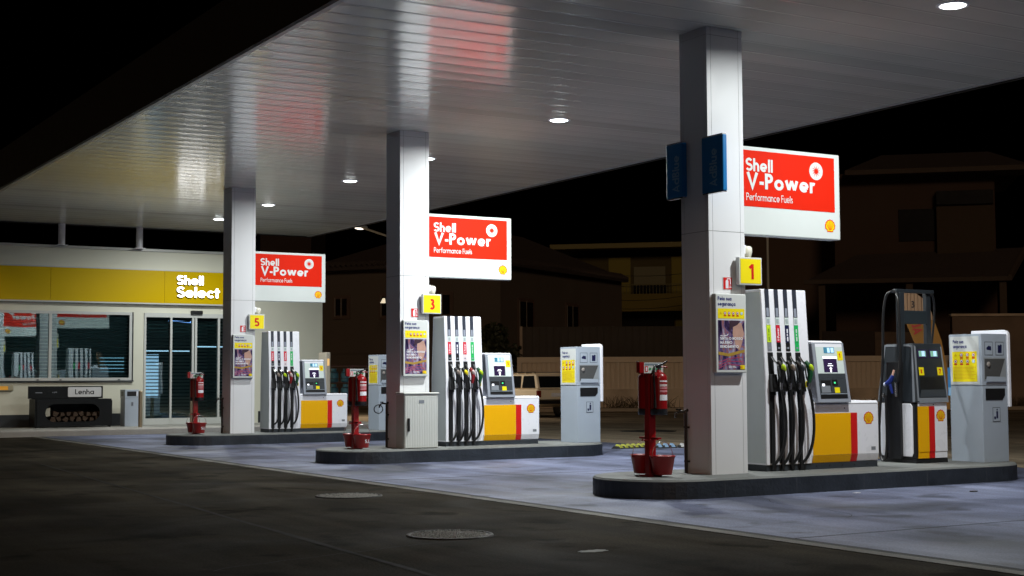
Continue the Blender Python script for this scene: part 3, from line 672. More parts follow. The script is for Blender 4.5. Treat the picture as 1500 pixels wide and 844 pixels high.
# ================================================================== FUEL DISPENSERS
def dispenser(k, noz, labs):
    Y = ISL[k][0]+.077
    lab = ['white fuel pump with four black hoses on the nearest island, pump 1', 'white fuel pump with four black hoses on the middle island, pump 3', 'white fuel pump with four black hoses on the far island, pump 5'][k]
    t = thing('fuel_dispenser', lab, 'fuel pump', (10.845, Y, IZ), 0, 'fuel pumps on the islands')
    D = .50; kz, tz, ty = 1.08, 2.075, .062; TW = .675
    m = MB(); m.box(.005, 1.725, .012, D-.012, 0, .07, PLINTH)
    for q in range(5): m.box(.75+q*.2, .765+q*.2, .008, .012, .03, .045, BLACK)
    m.build('plinth', t)
    prof = [(0, .07), (0, kz), (ty, tz-.01), (ty+.01, tz), (D-ty-.01, tz), (D-ty, tz-.01), (D, kz), (D, .07)]
    m = MB(); m.prism(prof, 0, TW, 'x', WHITE); tower = m.build('tower', t, .006)
    sl = math.hypot(ty, tz-kz)
    def FT(sx, bk=False):   # frame on the leaning upper face; u along x, v up the slope from the knee
        if not bk: return F2((sx, 0, kz), (1, 0, 0), (0, ty, tz-kz))
        return F2((TW-sx, D, kz), (-1, 0, 0), (0, -ty, tz-kz))
    # side panel, slightly set in, grey
    m = MB(); m.prism([(.02, .09), (.02, kz), (ty+.02, tz-.03), (D-ty-.02, tz-.03), (D-.02, kz), (D-.02, .09)], -.003, .001, 'x', mat('tower_side_grey', (.50, .54, .55), .4)); m.build('side_panel', t)
    # white ridges between the hose channels
    m = MB()
    for x in (.135, .28, .42):
        m.prism([(0, .09), (-.022, .2), (-.024, .7), (-.004, .93), (0, .93)], x-.02, x+.035, 'x', WHITE)
    m.prism([(0, .09), (-.022, .2), (-.024, .7), (-.004, .93), (0, .93)], .565, .64, 'x', WHITE)
    m.build('hose_guard', t, .01, 3)
    cols_ = dict(lime=LIME, red=mat('label_red', (.6, .015, .04), .35), navy=NAVY, green=GRN, grey=MGREY, black=BLACK, pale=mat('label_pale', (.7, .6, .62), .4))
    for i in range(4):
        x = .05+i*.1385; m = MB(); F = FT(x)
        m.rect(F, 0, .37, .062, sl-.001, NAVY if False else mat('strip_slate', (.03, .034, .05), .35), .003)
        m.rect(F, .012, .68, .05, .78, mat('strip_print', (.25, .27, .33), .4), .004)
        m.rect(F, .002, .585, .06, .672, PANEL, .004); m.rect(F, .012, .60, .05, .655, mat('print_pale', (.35, .4, .42), .4), .005)
        a, b = labs[i]
        m.rect(F, .0, .385, .062, .582, cols_[a], .0045); m.rect(F, .0, .285, .062, .382, cols_[b], .0045)
        Ft = F2(F.p(.045, .40, .0), F.V, -F.U); Ft.N = F.N
        if a == 'red': m.text(Ft, 'V-Power', 0, 0, .03, WHITE, .2, width=.15, d=.0055)
        else:
            pr = mat('print_dark_lime', (.2, .35, .02), .4) if a == 'lime' else (mat('print_soft_white', (.55, .62, .6), .4) if a == 'green' else WHITE)
            for q, (u0_, u1_) in enumerate(((0, .05), (.06, .085), (.095, .14))): m.rect(Ft, u0_, .004+.004*(q % 2), u1_, .024, pr, .0055)
        m.rect(F, .015, .31, .045, .33, mat('strip_print', (.25, .27, .33), .4), .0055)
        Fb = FT(x, True); m.rect(Fb, 0, .0, .062, sl-.012, MATS['strip_slate'], .003); m.rect(Fb, 0, .385, .062, .57, cols_[a], .0045)
        FB = back(TW-x, D, 0); m.rect(FB, 0, .1, .062, kz, BLACK, .003)
        m.build('grade_strip', t)
        # nozzle boot: a recessed black holster and the channel running to the foot
        m = MB()
        m.box(x-.004, x+.07, -.012, .004, .09, kz, BLACK)
        m.hexa([(x-.004, -.02, kz-.22), (x+.086, -.02, kz-.22), (x+.086, .02, kz-.22), (x-.004, .02, kz-.22)], [(x-.004, ty*.27-.008, kz+.27), (x+.072, ty*.27-.008, kz+.27), (x+.072, .03, kz+.27), (x-.004, .03, kz+.27)], BLACK)
        m.hexa([(x+.0, -.07, .90), (x+.085, -.07, .90), (x+.085, -.0, .90), (x+.0, -.0, .90)], [(x+.0, -.05, 1.10), (x+.075, -.05, 1.10), (x+.075, -.0, 1.10), (x+.0, -.0, 1.10)], BLACK)
        m.build('nozzle_holster', t, .004)
        nx = x+.095; c1, c2 = noz[i]; m = MB()
        m.tube([(x+.03, -.02, 1.30), (x+.045, -.045, 1.25), (nx-.02, -.085, 1.20)], [.011, .012, .014], CHROME, 8)
        m.tube([(nx-.03, -.075, 1.245), (nx-.0, -.105, 1.19), (nx+.01, -.115, 1.10), (nx-.005, -.105, 1.0)], [.024, .036, .033, .022], c2, 12)
        m.tube([(nx-.035, -.08, 1.22), (nx-.07, -.12, 1.15), (nx-.06, -.125, 1.06), (nx-.02, -.11, 1.02)], .009, BLACK, 8)
        nz = m.build('nozzle', t)
        R = Matrix.Rotation(math.radians(-32), 3, 'Y') @ Matrix.Rotation(math.radians(20), 3, 'X')
        m = MB(); m.ell((nx+.012, -.128, 1.165), (.033, .026, .058), c1, R); m.build('splash_cover', nz)
        m = MB(); m.tube([(nx-.005, -.105, 1.01), (nx-.004, -.10, .925)], [.021, .018], STEEL, 12); m.build('swivel', nz)
        sw = (.02, -.01, .0, .03)[i] if k != 2 else (.03, .02, -.02, .01)[i]
        zb = .085 if k != 2 else .16
        pts = []
        P0, P1, P2, P3 = Vector((nx-.004, -.10, .94)), Vector((nx+.045+sw, -.11, .72)), Vector((nx+.055+sw, -.15, .22)), Vector((x+.035, -.03, zb))
        for q in range(17):
            s = q/16; pts.append(P0*(1-s)**3+P1*3*s*(1-s)**2+P2*3*s*s*(1-s)+P3*s**3)
        m = MB(); m.tube(pts, .0175, RUB, 12); m.tube([(x+.03, -.022, .02), (x+.03, -.022, .7)], .019, RUB, 10); m.build('hose', t)
    # lower cabinet
    cz = .785; x0, x1 = TW+.003, 1.75
    m = MB(); m.prism([(.03, .07), (.004, .16), (.004, cz-.03), (.022, cz), (D-.022, cz), (D-.004, cz-.03), (D-.004, .16), (D-.03, .07)], x0, x1, 'x', WHITE); cab = m.build('cabinet', t, .012, 3)
    m = MB(); F = front(0, .004, 0); B = F2((x0, .03, .07), (1, 0, 0), (0, -.026, .09))
    def band(u0, u1, mm, v1=.645):
        m.rect(F, u0, .161, u1, v1, mm, .003); m.rect(B, u0-x0, .004, u1-x0, .093, mm, .003)
    band(.70, 1.295, YEL); m.build('yellow_panel', cab)
    m = MB(); band(1.297, 1.40, DRED); m.build('red_stripe', cab)
    FB = back(x1, D-.004, 0); m = MB(); m.rect(FB, .45, .161, 1.05, .645, YEL, .003); m.build('yellow_panel', cab)
    m = MB(); m.rect(FB, .345, .161, .448, .645, DRED, .003); m.build('red_stripe', cab)
    m = MB(); pecten(m, F, 1.585, .578, .15); m.build('emblem', cab)
    m = MB(); m.rect(F, x0+.02, .752, x1-.02, .757, SEAMD, .003); m.disc(F, 1.20, .70, .009, BLACK, .003, 12); m.build('lock', cab)
    m = MB(); m.rect(F, 1.62, .20, 1.69, .24, MGREY, .003); m.build('rating_plate', cab)
    m = MB(); m.rect(front(0, 0, 0), .60, .95, .645, 1.02, SYEL, .0015); m.rect(front(0, 0, 0), .607, .958, .638, 1.012, BLACK, .0025); m.build('sticker', t)
    # payment terminal
    tx0, tx1, z0, z1 = .742, 1.262, .765, 1.485
    yb, yt = -.055, .045
    m = MB(); m.hexa([(tx0, yb, z0), (tx1, yb, z0), (tx1, D-.06, z0), (tx0, D-.06, z0)], [(tx0, yt, z1-.02), (tx1-.02, yt, z1-.02), (tx1-.02, D-.12, z1-.02), (tx0, D-.12, z1-.02)], FRAMEG)
    m.hexa([(tx0+.0, yt, z1-.019), (tx1-.02, yt, z1-.019), (tx1-.02, D-.12, z1-.019), (tx0+.0, D-.12, z1-.019)], [(tx0+.01, yt+.02, z1+.005), (tx1-.04, yt+.02, z1+.005), (tx1-.04, D-.14, z1+.005), (tx0+.01, D-.14, z1+.005)], WHITE)
    term = m.build('payment_terminal', t, .01, 3)
    T = F2((tx0, yb, z0), (1, 0, 0), (0, yt-yb, z1-z0-.02)); w_ = tx1-tx0-.02
    m = MB(); m.rect(T, .045, .345, w_-.035, .66, PANEL, .003); m.rect(T, .045, .66, w_-.035, .695, WHITE, .003)
    m.build('display_panel', term)
    m = MB(); m.rect(T, .17, .585, .335, .655, SCRT, .005); m.rect(T, .225, .592, .265, .648, SCRB, .006); m.rect(T, .28, .592, .325, .648, SCRB, .006)
    m.rect(T, .145, .36, .355, .54, SCREEN, .005); m.rect(T, .14, .52, .36, .545, SCRW, .006)
    m.rect(T, .215, .455, .275, .463, SCRW, .006); m.rect(T, .205, .432, .29, .442, SCRW, .006)
    m.poly(T, [(.238, .36), (.262, .36), (.262, .40), (.275, .40), (.25, .425), (.225, .40), (.238, .40)], SCRW, .006)
    m.build('screen', term)
    m = MB(); m.rect(T, .375, .50, .46, .61, SYEL, .005); m.text(T, NUM[k], .40, .53, .055, DRED, .2, d=.0065); m.build('number_tag', term)
    m = MB(); m.rect(T, .045, .285, w_-.03, .343, DGREY, .004); m.rect(T, .045, .05, w_-.03, .283, DGREY, .003)
    m.rect(T, .07, .14, .225, .265, BLACK, .004); m.rect(T, .07, .12, .21, .20, MGREY, .006); m.rect(T, .085, .195, .125, .225, SCRW, .007)
    m.rect(T, .245, .20, .33, .27, BLACK, .005); m.rect(T, .275, .225, .30, .245, LEDG, .006); m.rect(T, .275, .115, .355, .18, SYEL, .005)
    m.rect(T, .05, .055, w_-.035, .10, BLACK, .005); m.rect(T, .05, .102, w_-.035, .108, LGREY, .006)
    m.build('keypad', term)
    return t
BROWN = mat('nozzle_taupe', (.28, .22, .18), .35); NGRN = mat('nozzle_green', (.008, .07, .025), .35); NRED = mat('nozzle_red', (.22, .01, .015), .35); NPINK = mat('nozzle_pale', (.6, .45, .45), .35)
dispenser(0, [(LIME, BLACK), (BROWN, BLACK), (DGREY, BLACK), (LIME, NGRN)], [('lime', 'grey'), ('red', 'black'), ('navy', 'black'), ('green', 'green')])
dispenser(1, [(BROWN, BLACK), (SYEL, BLACK), (NPINK, NRED), (LIME, NGRN)], [('red', 'black'), ('navy', 'black'), ('red', 'pale'), ('green', 'green')])
dispenser(2, [(BROWN, BLACK), (LIME, BLACK), (NPINK, NRED), (LIME, NGRN)], [('red', 'black'), ('navy', 'black'), ('red', 'pale'), ('green', 'green')])

# ================================================================== ADDITIVE PUMP (dark head, overhead hose)
BLUEN = mat('blue_nozzle', (.012, .03, .22), .35)
def additive_pump():
    x, y = 13.37, 12.70
    t = thing('additive_dispenser', 'narrow dark grey pump with overhead hose, blue nozzle and tags 8 and 7', 'fuel pump', (x, y, IZ))
    W, D = .555, .60
    m = MB(); m.prism([(.0, 0), (W, 0), (W, D), (0, D)], .0, .05, 'z', BLACK)
    m.prism([(.008, .05), (.0, .12), (.0, .74), (D, .74), (D, .12), (D-.008, .05)], .004, W-.004, 'x', BLACK); m.build('body', t, .008)
    m = MB()
    F = front(0, 0, 0); Fb = F2((0, .008, .05), (1, 0, 0), (0, -.008, .07))
    for a, b, mm in ((.035, .22, YEL), (.222, .32, DRED), (.322, .535, WHITE)):
        m.slab(F, [(a, .14), (b, .14), (b, .70 if mm is not WHITE else .70), (a, .70)], mm, -.001, .012); m.slab(F, [(a, .06), (b, .06), (b, .1385), (a, .1385)], mm, -.012, .006)
    m.slab(F, [(.035, .702), (.535, .702), (.535, .735), (.035, .75)], WHITE, -.001, .012)
    m.disc(F, .30, .72, .009, BLACK, .014, 10)
    m.build('front_panel', t)
    m = MB(); pecten(m, F, .425, .58, .15, .013); m.build('emblem', t)
    L_ = left(0, D, 0)     # u runs towards the camera side
    for a, b in ((.02, .13), (.33, .56)):
        m = MB(); m.slab(L_, [(a, .12), (a+.02, .08), (b-.02, .08), (b, .12), (b, .70), (b-.03, .735), (a+.03, .735), (a, .70)], WHITE, -.001, .014); m.build('side_panel', t, .006)
    # leaning head
    z0, z1 = .745, 1.48
    m = MB(); m.hexa([(-.01, -.03, z0), (W+.02, -.03, z0), (W+.02, D+.03, z0), (-.01, D+.03, z0)], [(.03, .06, z1), (W-.01, .06, z1), (W-.01, D-.08, z1), (.03, D-.08, z1)], HEADK)
    head = m.build('head', t, .02, 3)
    T = F2((-.01, -.03, z0), (1, 0, 0), (0, .09, z1-z0)); TL = F2((-.01, D+.03, z0), (0, -1, 0), (.04, 0, z1-z0))
    m = MB()
    m.poly(T, [(.02, .02), (.05, .02), (.09, .70), (.06, .72)], MGREY, .004); m.poly(T, [(.05, .0), (.56, .0), (.56, .06), (.05, .06)], MGREY, .004); m.poly(T, [(.535, .06), (.56, .06), (.545, .70), (.52, .70)], MGREY, .004)
    m.poly(TL, [(.01, .01), (.04, .01), (.13, .70), (.10, .72)], MGREY, .004); m.poly(TL, [(.60, .01), (.645, .01), (.58, .72), (.52, .72), (.52, .70), (.56, .68)], MGREY, .004); m.poly(TL, [(.11, .70), (.52, .70), (.52, .725), (.11, .725)], MGREY, .004)
    m.build('edge_frame', head)
    for a in (.11, .315): m = MB(); m.rect(T, a, .56, a+.16, .66, SCREEN, .006); m.rect(T, a+.02, .575, a+.14, .645, SCRG, .007); m.rect(T, a+.07, .58, a+.12, .642, SCRB, .008); m.build('display', head)
    m = MB(); m.rect(T, .10, .34, .185, .44, SYEL, .006); m.text(T, '8', .125, .365, .05, DRED, .2, d=.0075); m.build('number_tag', head)
    m = MB(); m.rect(T, .42, .34, .515, .44, SYEL, .006); m.text(T, '7', .45, .36, .06, DRED, .22, d=.0075); m.build('number_tag', head)
    m = MB(); m.poly(T, [(.08, .12), (.50, .12), (.52, .32), (.11, .32)], BLACK, .005); m.poly(T, [(.07, .07), (.53, .07), (.51, .16), (.10, .16)], MATS['dark_grey_plastic'], .007); m.build('card_slot', head)
    # nozzle recess and blue nozzle on the side
    m = MB(); m.hexa([(-.05, .20, .0+.05), (.0, .20, .05), (.0, .42, .05), (-.05, .42, .05)], [(-.05, .20, 1.25), (.03, .20, 1.25), (.03, .42, 1.25), (-.05, .42, 1.25)], BLACK); m.box(-.055, -.0505, .25, .36, .95, 1.12, HEADK); m.build('holster', t, .01)
    m = MB(); m.tube([(-.075, .27, 1.15), (-.085, .29, 1.07)], .013, mat('copper_tip', (.7, .4, .3), .3), 10); m.tube([(-.085, .28, 1.085), (-.095, .31, 1.02), (-.105, .37, .98)], [.02, .032, .028], BLUEN, 12)
    m.tube([(-.095, .33, 1.0), (-.09, .31, .92), (-.08, .30, .86)], [.02, .018, .013], BLUEN, 10); m.ell((-.108, .395, .972), (.026, .018, .026), mat('pale_cap', (.6, .65, .8), .4)); m.build('nozzle', t)
    # hose mast
    m = MB(); m.box(-.02, .06, .20, .27, 1.25, 2.12, HEADK); m.box(.52, .60, .27, .33, 1.40, 2.12, HEADK); m.box(-.04, .63, .235, .30, 2.12, 2.165, HEADK); m.box(.06, .52, .26, .285, 1.73, 1.90, mat('mast_plate', (.022, .030, .036), .4)); m.build('hose_mast', t, .006)
    m = MB(); m.tube([(-.03, .25, 2.12), (-.06, .32, 2.13), (-.08, .38, 2.06), (-.09, .42, 1.8), (-.08, .45, 1.3), (-.08, .50, .8), (-.08, .54, .35), (-.08, .53, .10), (-.09, .48, .03), (-.10, .42, .05), (-.09, .40, .25), (-.09, .40, .6), (-.09, .40, .84)], .017, RUB)
    m.tube([(-.03, .24, 2.11), (-.06, .20, 2.05), (-.065, .18, 1.9), (-.06, .17, 1.5), (-.06, .18, 1.2), (-.07, .22, 1.0)], .019, RUB); m.build('hose', t)
    m = MB(); m.tube([(.60, .28, 2.13), (.70, .32, 2.08), (.76, .36, 1.9), (.76, .40, 1.6), (.70, .42, 1.2), (.62, .40, .8)], .015, RUB); m.build('rear_hose', t)
    m = MB(); m.tube([(-.08, .24, 1.0), (-.07, .24, .82)], .02, STEEL); m.build('coupling', t)
    m = MB(); m.tube([(-.08, .45, .86), (-.08, .45, .80)], .02, STEEL); m.build('coupling', t)
    # blue hang tag
    m = MB(); m.box(.555, .60, -.03, -.022, .83, 1.18, mat('tag_blue', (.05, .25, .6), .4)); m.box(.5551, .5999, -.034, -.0305, .83, .93, mat('tag_pale', (.35, .6, .85), .4)); m.build('hang_tag', t)
additive_pump()

# ================================================================== SERVICE KIOSKS (towels, gloves, waste)
def kiosk(k):
    Y = ISL[k][0]; x = [14.22, 13.26, 13.26][k]
    lab = 'light grey service cabinet with bin slot and yellow notice, right end of the '+IN[k]+' island'
    t = thing('service_cabinet', lab, 'service cabinet', (x, Y-.08+(.0 if k == 0 else .02), IZ), 0, 'grey service cabinets')
    W, D, H = .455, .52, 1.60
    m = MB(); m.box(0, W, 0, D, 0, .945, LGREY); m.box(-.002, W+.002, -.002, D, .952, H, LGREY); m.box(.004, W-.004, .004, D-.004, .945, .952, SEAMD); m.build('body', t, .012, 3)
    L_ = left(-.002, D, 0); m = MB()
    m.slab(L_, [(.02, .965), (D-.04, .965), (D-.04, 1.57), (.02, 1.57)], SIGNWHITE, 0, .004)
    m.rect(L_, .055, 1.0, D-.07, 1.38, SYEL, .005); icons(m, left(-.005, D, 0), .06, 1.21, D-.075, 1.37, 4, 2)
    for q in range(9): m.rect(L_, .075, 1.18-q*.018, D-.09-(q*37 % 5)*.02, 1.184-q*.018, mat('print_orange', (.7, .35, .02), .4), .006)
    m.text(L_, 'Pela sua', .07, 1.485, .045, TXTB, .2, width=.17, d=.006); m.text(L_, 'segurança', .07, 1.425, .045, TXTB, .2, width=.22, d=.006)
    m.build('safety_notice', t)
    F = front(0, -.002, 0); m = MB()
    for a, s in ((.05, 0), (.25, 1)):
        m = MB(); m.rect(F, a, 1.33, a+.15, 1.50, mat('pictogram_line', (.10, .11, .13), .4), .002); m.rect(F, a+.008, 1.338, a+.142, 1.492, LGREY, .003)
        if s == 0: m.poly(F, [(a+.035, 1.40), (a+.12, 1.39), (a+.12, 1.44), (a+.07, 1.45), (a+.035, 1.425)], NAVY, .004)
        else: m.poly(F, [(a+.04, 1.36), (a+.11, 1.36), (a+.115, 1.46), (a+.09, 1.47), (a+.08, 1.455), (a+.04, 1.46)], NAVY, .004)
        m.build('pictogram', t)
    m = MB()
    m.rect(F, .17, .50, .31, .68, mat('pictogram_line', (.10, .11, .13), .4), .002); m.rect(F, .178, .508, .302, .672, LGREY, .003)
    m.disc(F, .25, .65, .012, NAVY, .004, 12); m.poly(F, [(.235, .54), (.265, .54), (.268, .63), (.232, .63)], NAVY, .004); m.poly(F, [(.195, .53), (.225, .53), (.228, .565), (.192, .565)], NAVY, .004)
    m.build('pictogram', t)
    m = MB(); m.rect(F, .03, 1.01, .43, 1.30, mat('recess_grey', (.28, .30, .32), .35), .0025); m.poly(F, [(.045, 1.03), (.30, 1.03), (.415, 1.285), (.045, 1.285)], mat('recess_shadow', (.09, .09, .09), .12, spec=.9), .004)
    m.poly(F, [(.04, 1.0), (.41, 1.0), (.40, 1.06), (.06, 1.065)], LGREY, .02)
    m.ell((.11, -.012, 1.215), (.032, .012, .035), mat('towel_roll', (.28, .25, .23), .6)); m.build('towel_recess', t)
    m = MB(); m.poly(F, [(.05, .77), (.355, .77), (.405, .83), (.405, .915), (.05, .915)], BLACK, .003); m.build('bin_slot', t, 0)
    m = MB()
    m.prism([(-.02, .68), (D+.05, .68), (D+.05, 1.655), (.06, 1.655), (.01, 1.64), (-.015, 1.61), (-.02, 1.57)], W+.006, W+.055, 'x', WHITE); m.build('side_screen', t, .01, 3)
    return t
for k in range(3): kiosk(k)

# ================================================================== ELECTRIC CABINET
t = thing('electric_cabinet', 'light grey ribbed electric cabinet with black handle at the foot of the middle column', 'cabinet', (9.92, 19.855, IZ))
CABM = ridged('ribbed_plastic', (.56, .57, .54), 0, .042, .004, rough=.45, duty=.14, sag=0)
m = MB(); m.box(0, .59, .0, .278, 0, .83, mat('cabinet_plastic', (.50, .51, .48), .45)); m.build('case', t, .008)
m = MB(); m.box(.014, .576, -.014, -.0005, .012, .81, CABM); d = m.build('door', t, .004)
m = MB(); m.box(.05, .085, -.045, -.0145, .27, .47, BLACK); m.poly(front(0, -.014, 0), [(.06, .27), (.08, .27), (.07, .25)], BLACK, .01); m.build('handle', d, .008, 3)
m = MB(); m.rect(front(0, -.014, 0), .25, .70, .34, .745, MGREY, .004); m.build('name_plate', d)
m = MB(); m.box(-.015, .605, -.025, .277, .831, .862, mat('cabinet_plastic', (.50, .51, .48), .45)); m.build('lid', t, .01)

# ================================================================== SHOP
SY = 36.39
shop = thing('shop', 'pale station shop with wide yellow fascia and lit name letters', 'shop', (6, SY, 0))
x0, x1 = -12.0, 9.69       # local x
DX0, DX1, DZ1 = 4.76, 7.55, 3.02
WX0, WX1, WZ0, WZ1 = -4.0, 4.45, 1.29, 3.02
def wallbox(m, a, b, z0, z1, mm=CREAM): m.box(a, b, 0, .25, z0, z1, mm)
m = MB(); wallbox(m, x0, x1, DZ1, 4.60); wallbox(m, x0, WX0, .1, DZ1); wallbox(m, WX0, WX1, .1, WZ0); wallbox(m, WX1, DX0, .1, DZ1); wallbox(m, DX1, x1, .1, DZ1)
m.box(x1-.25, x1, .251, 9, .1, 4.6, CREAM); m.box(x0, x0+.25, .251, 9, .1, 4.6, CREAM); m.box(x0+.251, x1-.251, 8.75, 9, .1, 4.6, CREAM)
m.build('wall', shop)
m = MB(); m.box(x0-.04, x1+.04, -.05, 9.05, 4.601, 4.66, TRIM); m.build('roof', shop)
m = MB(); m.box(x0+.26, x1-.26, .26, 8.74, 3.2, 3.25, mat('interior_ceiling', (.1, .1, .1), .8)); m.build('inner_ceiling', shop)
m = MB(); m.box(x0+.26, x1-.26, .26, 8.74, .1, .17, mat('interior_floor', (.08, .09, .1), .4)); m.build('inner_floor', shop)
DKW = mat('dark_plinth', (.02, .023, .027), .5)
m = MB(); m.box(x0, DX0-.02, -.015, -.0005, .156, .46, DKW); m.build('plinth', shop); m = MB(); m.box(DX1+.3, x1, -.015, -.0005, .156, .46, DKW); m.build('plinth', shop)
m = MB(); fx = 7.35
for a, b in ((-12, -5.6), (-5.6, -2.4), (-2.4, .72), (.72, 2.38), (2.38, 5.25), (5.25, fx)): m.box(a+.003, b-.003, -.12, -.0005, 3.27, 4.10, FASY)
m.box(-12, fx, -.124, -.0005, 3.235, 3.268, TRIM); m.box(-12, fx, -.124, -.0005, 4.102, 4.13, TRIM); m.build('yellow_fascia', shop)
m = MB(); F = front(0, -.121, 0)
m.text(F, 'Shell', 5.56, 3.76, .235, LETW, .175, width=.70, d=.03, thick=.035); m.text(F, 'Select', 5.56, 3.43, .27, LETW, .175, width=1.14, d=.03, thick=.035)
let = m.build('name_letters', shop)
m = MB(); m.text(F, 'Shell', 5.56, 3.76, .235, MGREY, .20, width=.70, d=.0, thick=.028); m.text(F, 'Select', 5.56, 3.43, .27, MGREY, .20, width=1.14, d=.0, thick=.028); m.build('letter_housing', shop)
# window: frame, mullions, panes, shutter
wf = MB(); e = .07
wf.box(WX0, WX1, -.03, .06, WZ1-e, WZ1, TRIM); wf.box(WX0, WX1, -.03, .06, WZ0, WZ0+e, TRIM)
for x in (WX0, -1.62, .38, 2.38, WX1-e): wf.box(x, x+e, -.0295, .0595, WZ0+e, WZ1-e, TRIM)
wf.box(WX0-.04, WX1+.04, -.06, -.0305, WZ0-.035, WZ0, DKW)
wf.box(WX1+.001, WX1+.03, -.04, -.001, WZ0, WZ1, DKW)
win = wf.build('window', shop)
for i, (a, b) in enumerate(((WX0+e, -1.62), (-1.55, .38), (.45, 2.38), (2.45, WX1-e))):
    m = MB(); m.box(a, b, .01, .016, WZ0+e, WZ1-e, GLASSM); m.build('pane', win)
SHUT = mat('shutter_slat', (.035, .06, .058), .35, var=.2, scale=3)
m = MB(); z = WZ0+.05
while z < WZ1: m.box(WX0, WX1, .14, .15, z, z+.072, SHUT); z += .088
m.build('roller_shutter', win)
for x in (2.1, 2.65, 4.1): m = MB(); m.box(x, x+.05, -.04, -.0305, WZ0+.01, WZ0+.03, BLACK); m.build('latch', win)
# sliding doors
df = MB(); dl = .055
df.box(DX0, DX1, -.03, .10, DZ1-.11, DZ1-.001, TRIM)
XS = [DX0, 5.44, 6.02, 6.10, 6.72, DX1-dl]
for x in XS: df.box(x, x+dl, -.025, .095, .157, DZ1-.11, TRIM)
for a, b in ((0, 1), (1, 2), (3, 4), (4, 5)): df.box(XS[a]+dl, XS[b], -.02, .09, .157, .157+.16, TRIM)
door = df.build('sliding_door', shop)
for a, b in ((0, 1), (1, 2), (3, 4), (4, 5)):
    m = MB(); m.box(XS[a]+dl, XS[b], .02, .026, .317, DZ1-.11, GLASSM); m.build('pane', door)
m = MB()
for a, b in ((0, 2), (3, 5)):
    z = .33
    while z < DZ1-.12: m.box(XS[a]+dl, XS[b], .14, .147, z, z+.030, SHUT); z += .088
m.build('grille_shutter', door)
m = MB(); m.box(5.97, 6.28, -.10, -.0305, DZ1+.005-.02, DZ1+.075, BLACK); m.build('door_sensor', shop, .01)
# dark interior: shelves, blue tubes; lit fridge and glow panel added for bright glimpses
INT = mat('interior_dark', (.03, .035, .04), .6)
m = MB(); m.box(-11, 2.4, 2.2, 2.6, .17, 1.9, INT); m.build('shelving', shop); m = MB(); m.box(-3, 4.4, 1.2, 1.5, .17, 1.4, INT); m.build('shelving', shop)
m = MB(); FR = mat('fridge_light', (.7, .8, .9), .4, emit=(.55, .75, 1), estr=.9)
m.box(6.35, 6.62, 4.8, 5.4, .8, 2.05, FR); m.build('lit_fridge', shop); m = MB(); m.box(5.25, 5.95, 6.0, 6.05, 1.55, 2.05, mat('interior_glow', (.6, .8, .9), .4, emit=(.4, .75, .95), estr=.7)); m.build('glow_panel', shop)
m = MB(); TB = mat('blue_tube', (.6, .7, 1), .3, emit=(.25, .45, 1), estr=4); m.tube([(6.4, 3.2, 2.95), (7.15, 3.2, 2.93)], .02, TB); m.build('tube_lamp', shop); m = MB(); m.tube([(8.0, 5.5, 2.3), (9.2, 5.5, 2.3)], .02, mat('white_tube', (.8, .8, .9), .3, emit=(.6, .8, 1), estr=1.5)); m.build('tube_lamp', shop); m = MB(); m.tube([(6.1, 5.6, 2.16), (7.8, 5.6, 2.16)], .02, MATS['white_tube']); m.build('tube_lamp', shop)
# wall plaque at the left edge
t = thing('wall_lamp_box', 'small rounded wall box with orange glow, at the far left below the shop window', 'wall lamp', (7.0, SY-.07, 1.04))
m = MB(); m.box(0, .55, 0, .069, 0, .16, mat('box_beige', (.4, .36, .24), .4)); m.build('case', t, .03, 3)
m = MB(); m.rect(front(0, 0, 0), .04, .03, .42, .12, mat('amber_lens', (.6, .3, .03), .3, emit=(1, .42, .04), estr=.22), .003); m.build('lens', t)

# bollards, bin, firewood box
for i, (x, y) in enumerate(((10.17, 34.62), (11.5, 34.75))):
    m = MB(); m.tube([(0, 0, 0), (0, 0, .86)], .048, RUST, 20); m.lathe([(.001, .885), (.03, .88), (.048, .86)], (0, 0, 0), RUST, 20)
    tag(m.build('bollard', loc=(x, y, .155)), ['steel bollard on the shop pavement right of the litter bin', 'steel bollard on the shop pavement behind the far extinguisher stand'][i], 'bollard', 'bollards on the shop pavement')
t = thing('litter_bin', 'tall grey metal litter bin with a slot, between firewood box and bollard', 'litter bin', (10.0, 35.35, .155))
m = MB(); m.box(0, .34, 0, .40, 0, .70, LGREY); m.box(-.006, .346, -.006, .406, .703, .905, LGREY); m.build('body', t, .006)
m = MB(); m.rect(front(0, -.006, 0), .05, .745, .28, .86, BLACK, .002); m.rect(left(-.006, .406, 0), .10, .745, .30, .86, BLACK, .002); m.rect(front(0, -.006, 0), .282, .745, .31, .86, WHITE, .003); m.build('slot', t)
m = MB(); m.rect(front(0, 0, 0), .15, .50, .21, .60, MGREY, .002); m.disc(front(0, 0, 0), .18, .58, .01, NAVY, .003, 10); m.rect(front(0, 0, 0), .172, .52, .188, .568, NAVY, .003); m.build('pictogram', t)
t = thing('firewood_box', 'black display box of firewood under the shop window, with a white name plate', 'display box', (7.75, 35.45, .155))
BL2 = mat('box_black', (.006, .007, .008), .5, spec=.2)
m = MB(); W = 1.95; Dp = .62
m.box(.12, W, Dp-.04, Dp, .03, .69, BL2); m.box(.12, .16, 0, Dp-.041, .03, .69, BL2); m.box(W-.04, W, 0, Dp-.041, .03, .69, BL2); m.box(.161, W-.041, 0, Dp-.041, .03, .12, BL2); m.box(.161, W-.041, 0, Dp-.041, .64, .69, BL2)
for x in (.14, W-.08): m.box(x, x+.06, .01, .06, 0, .03, BL2)
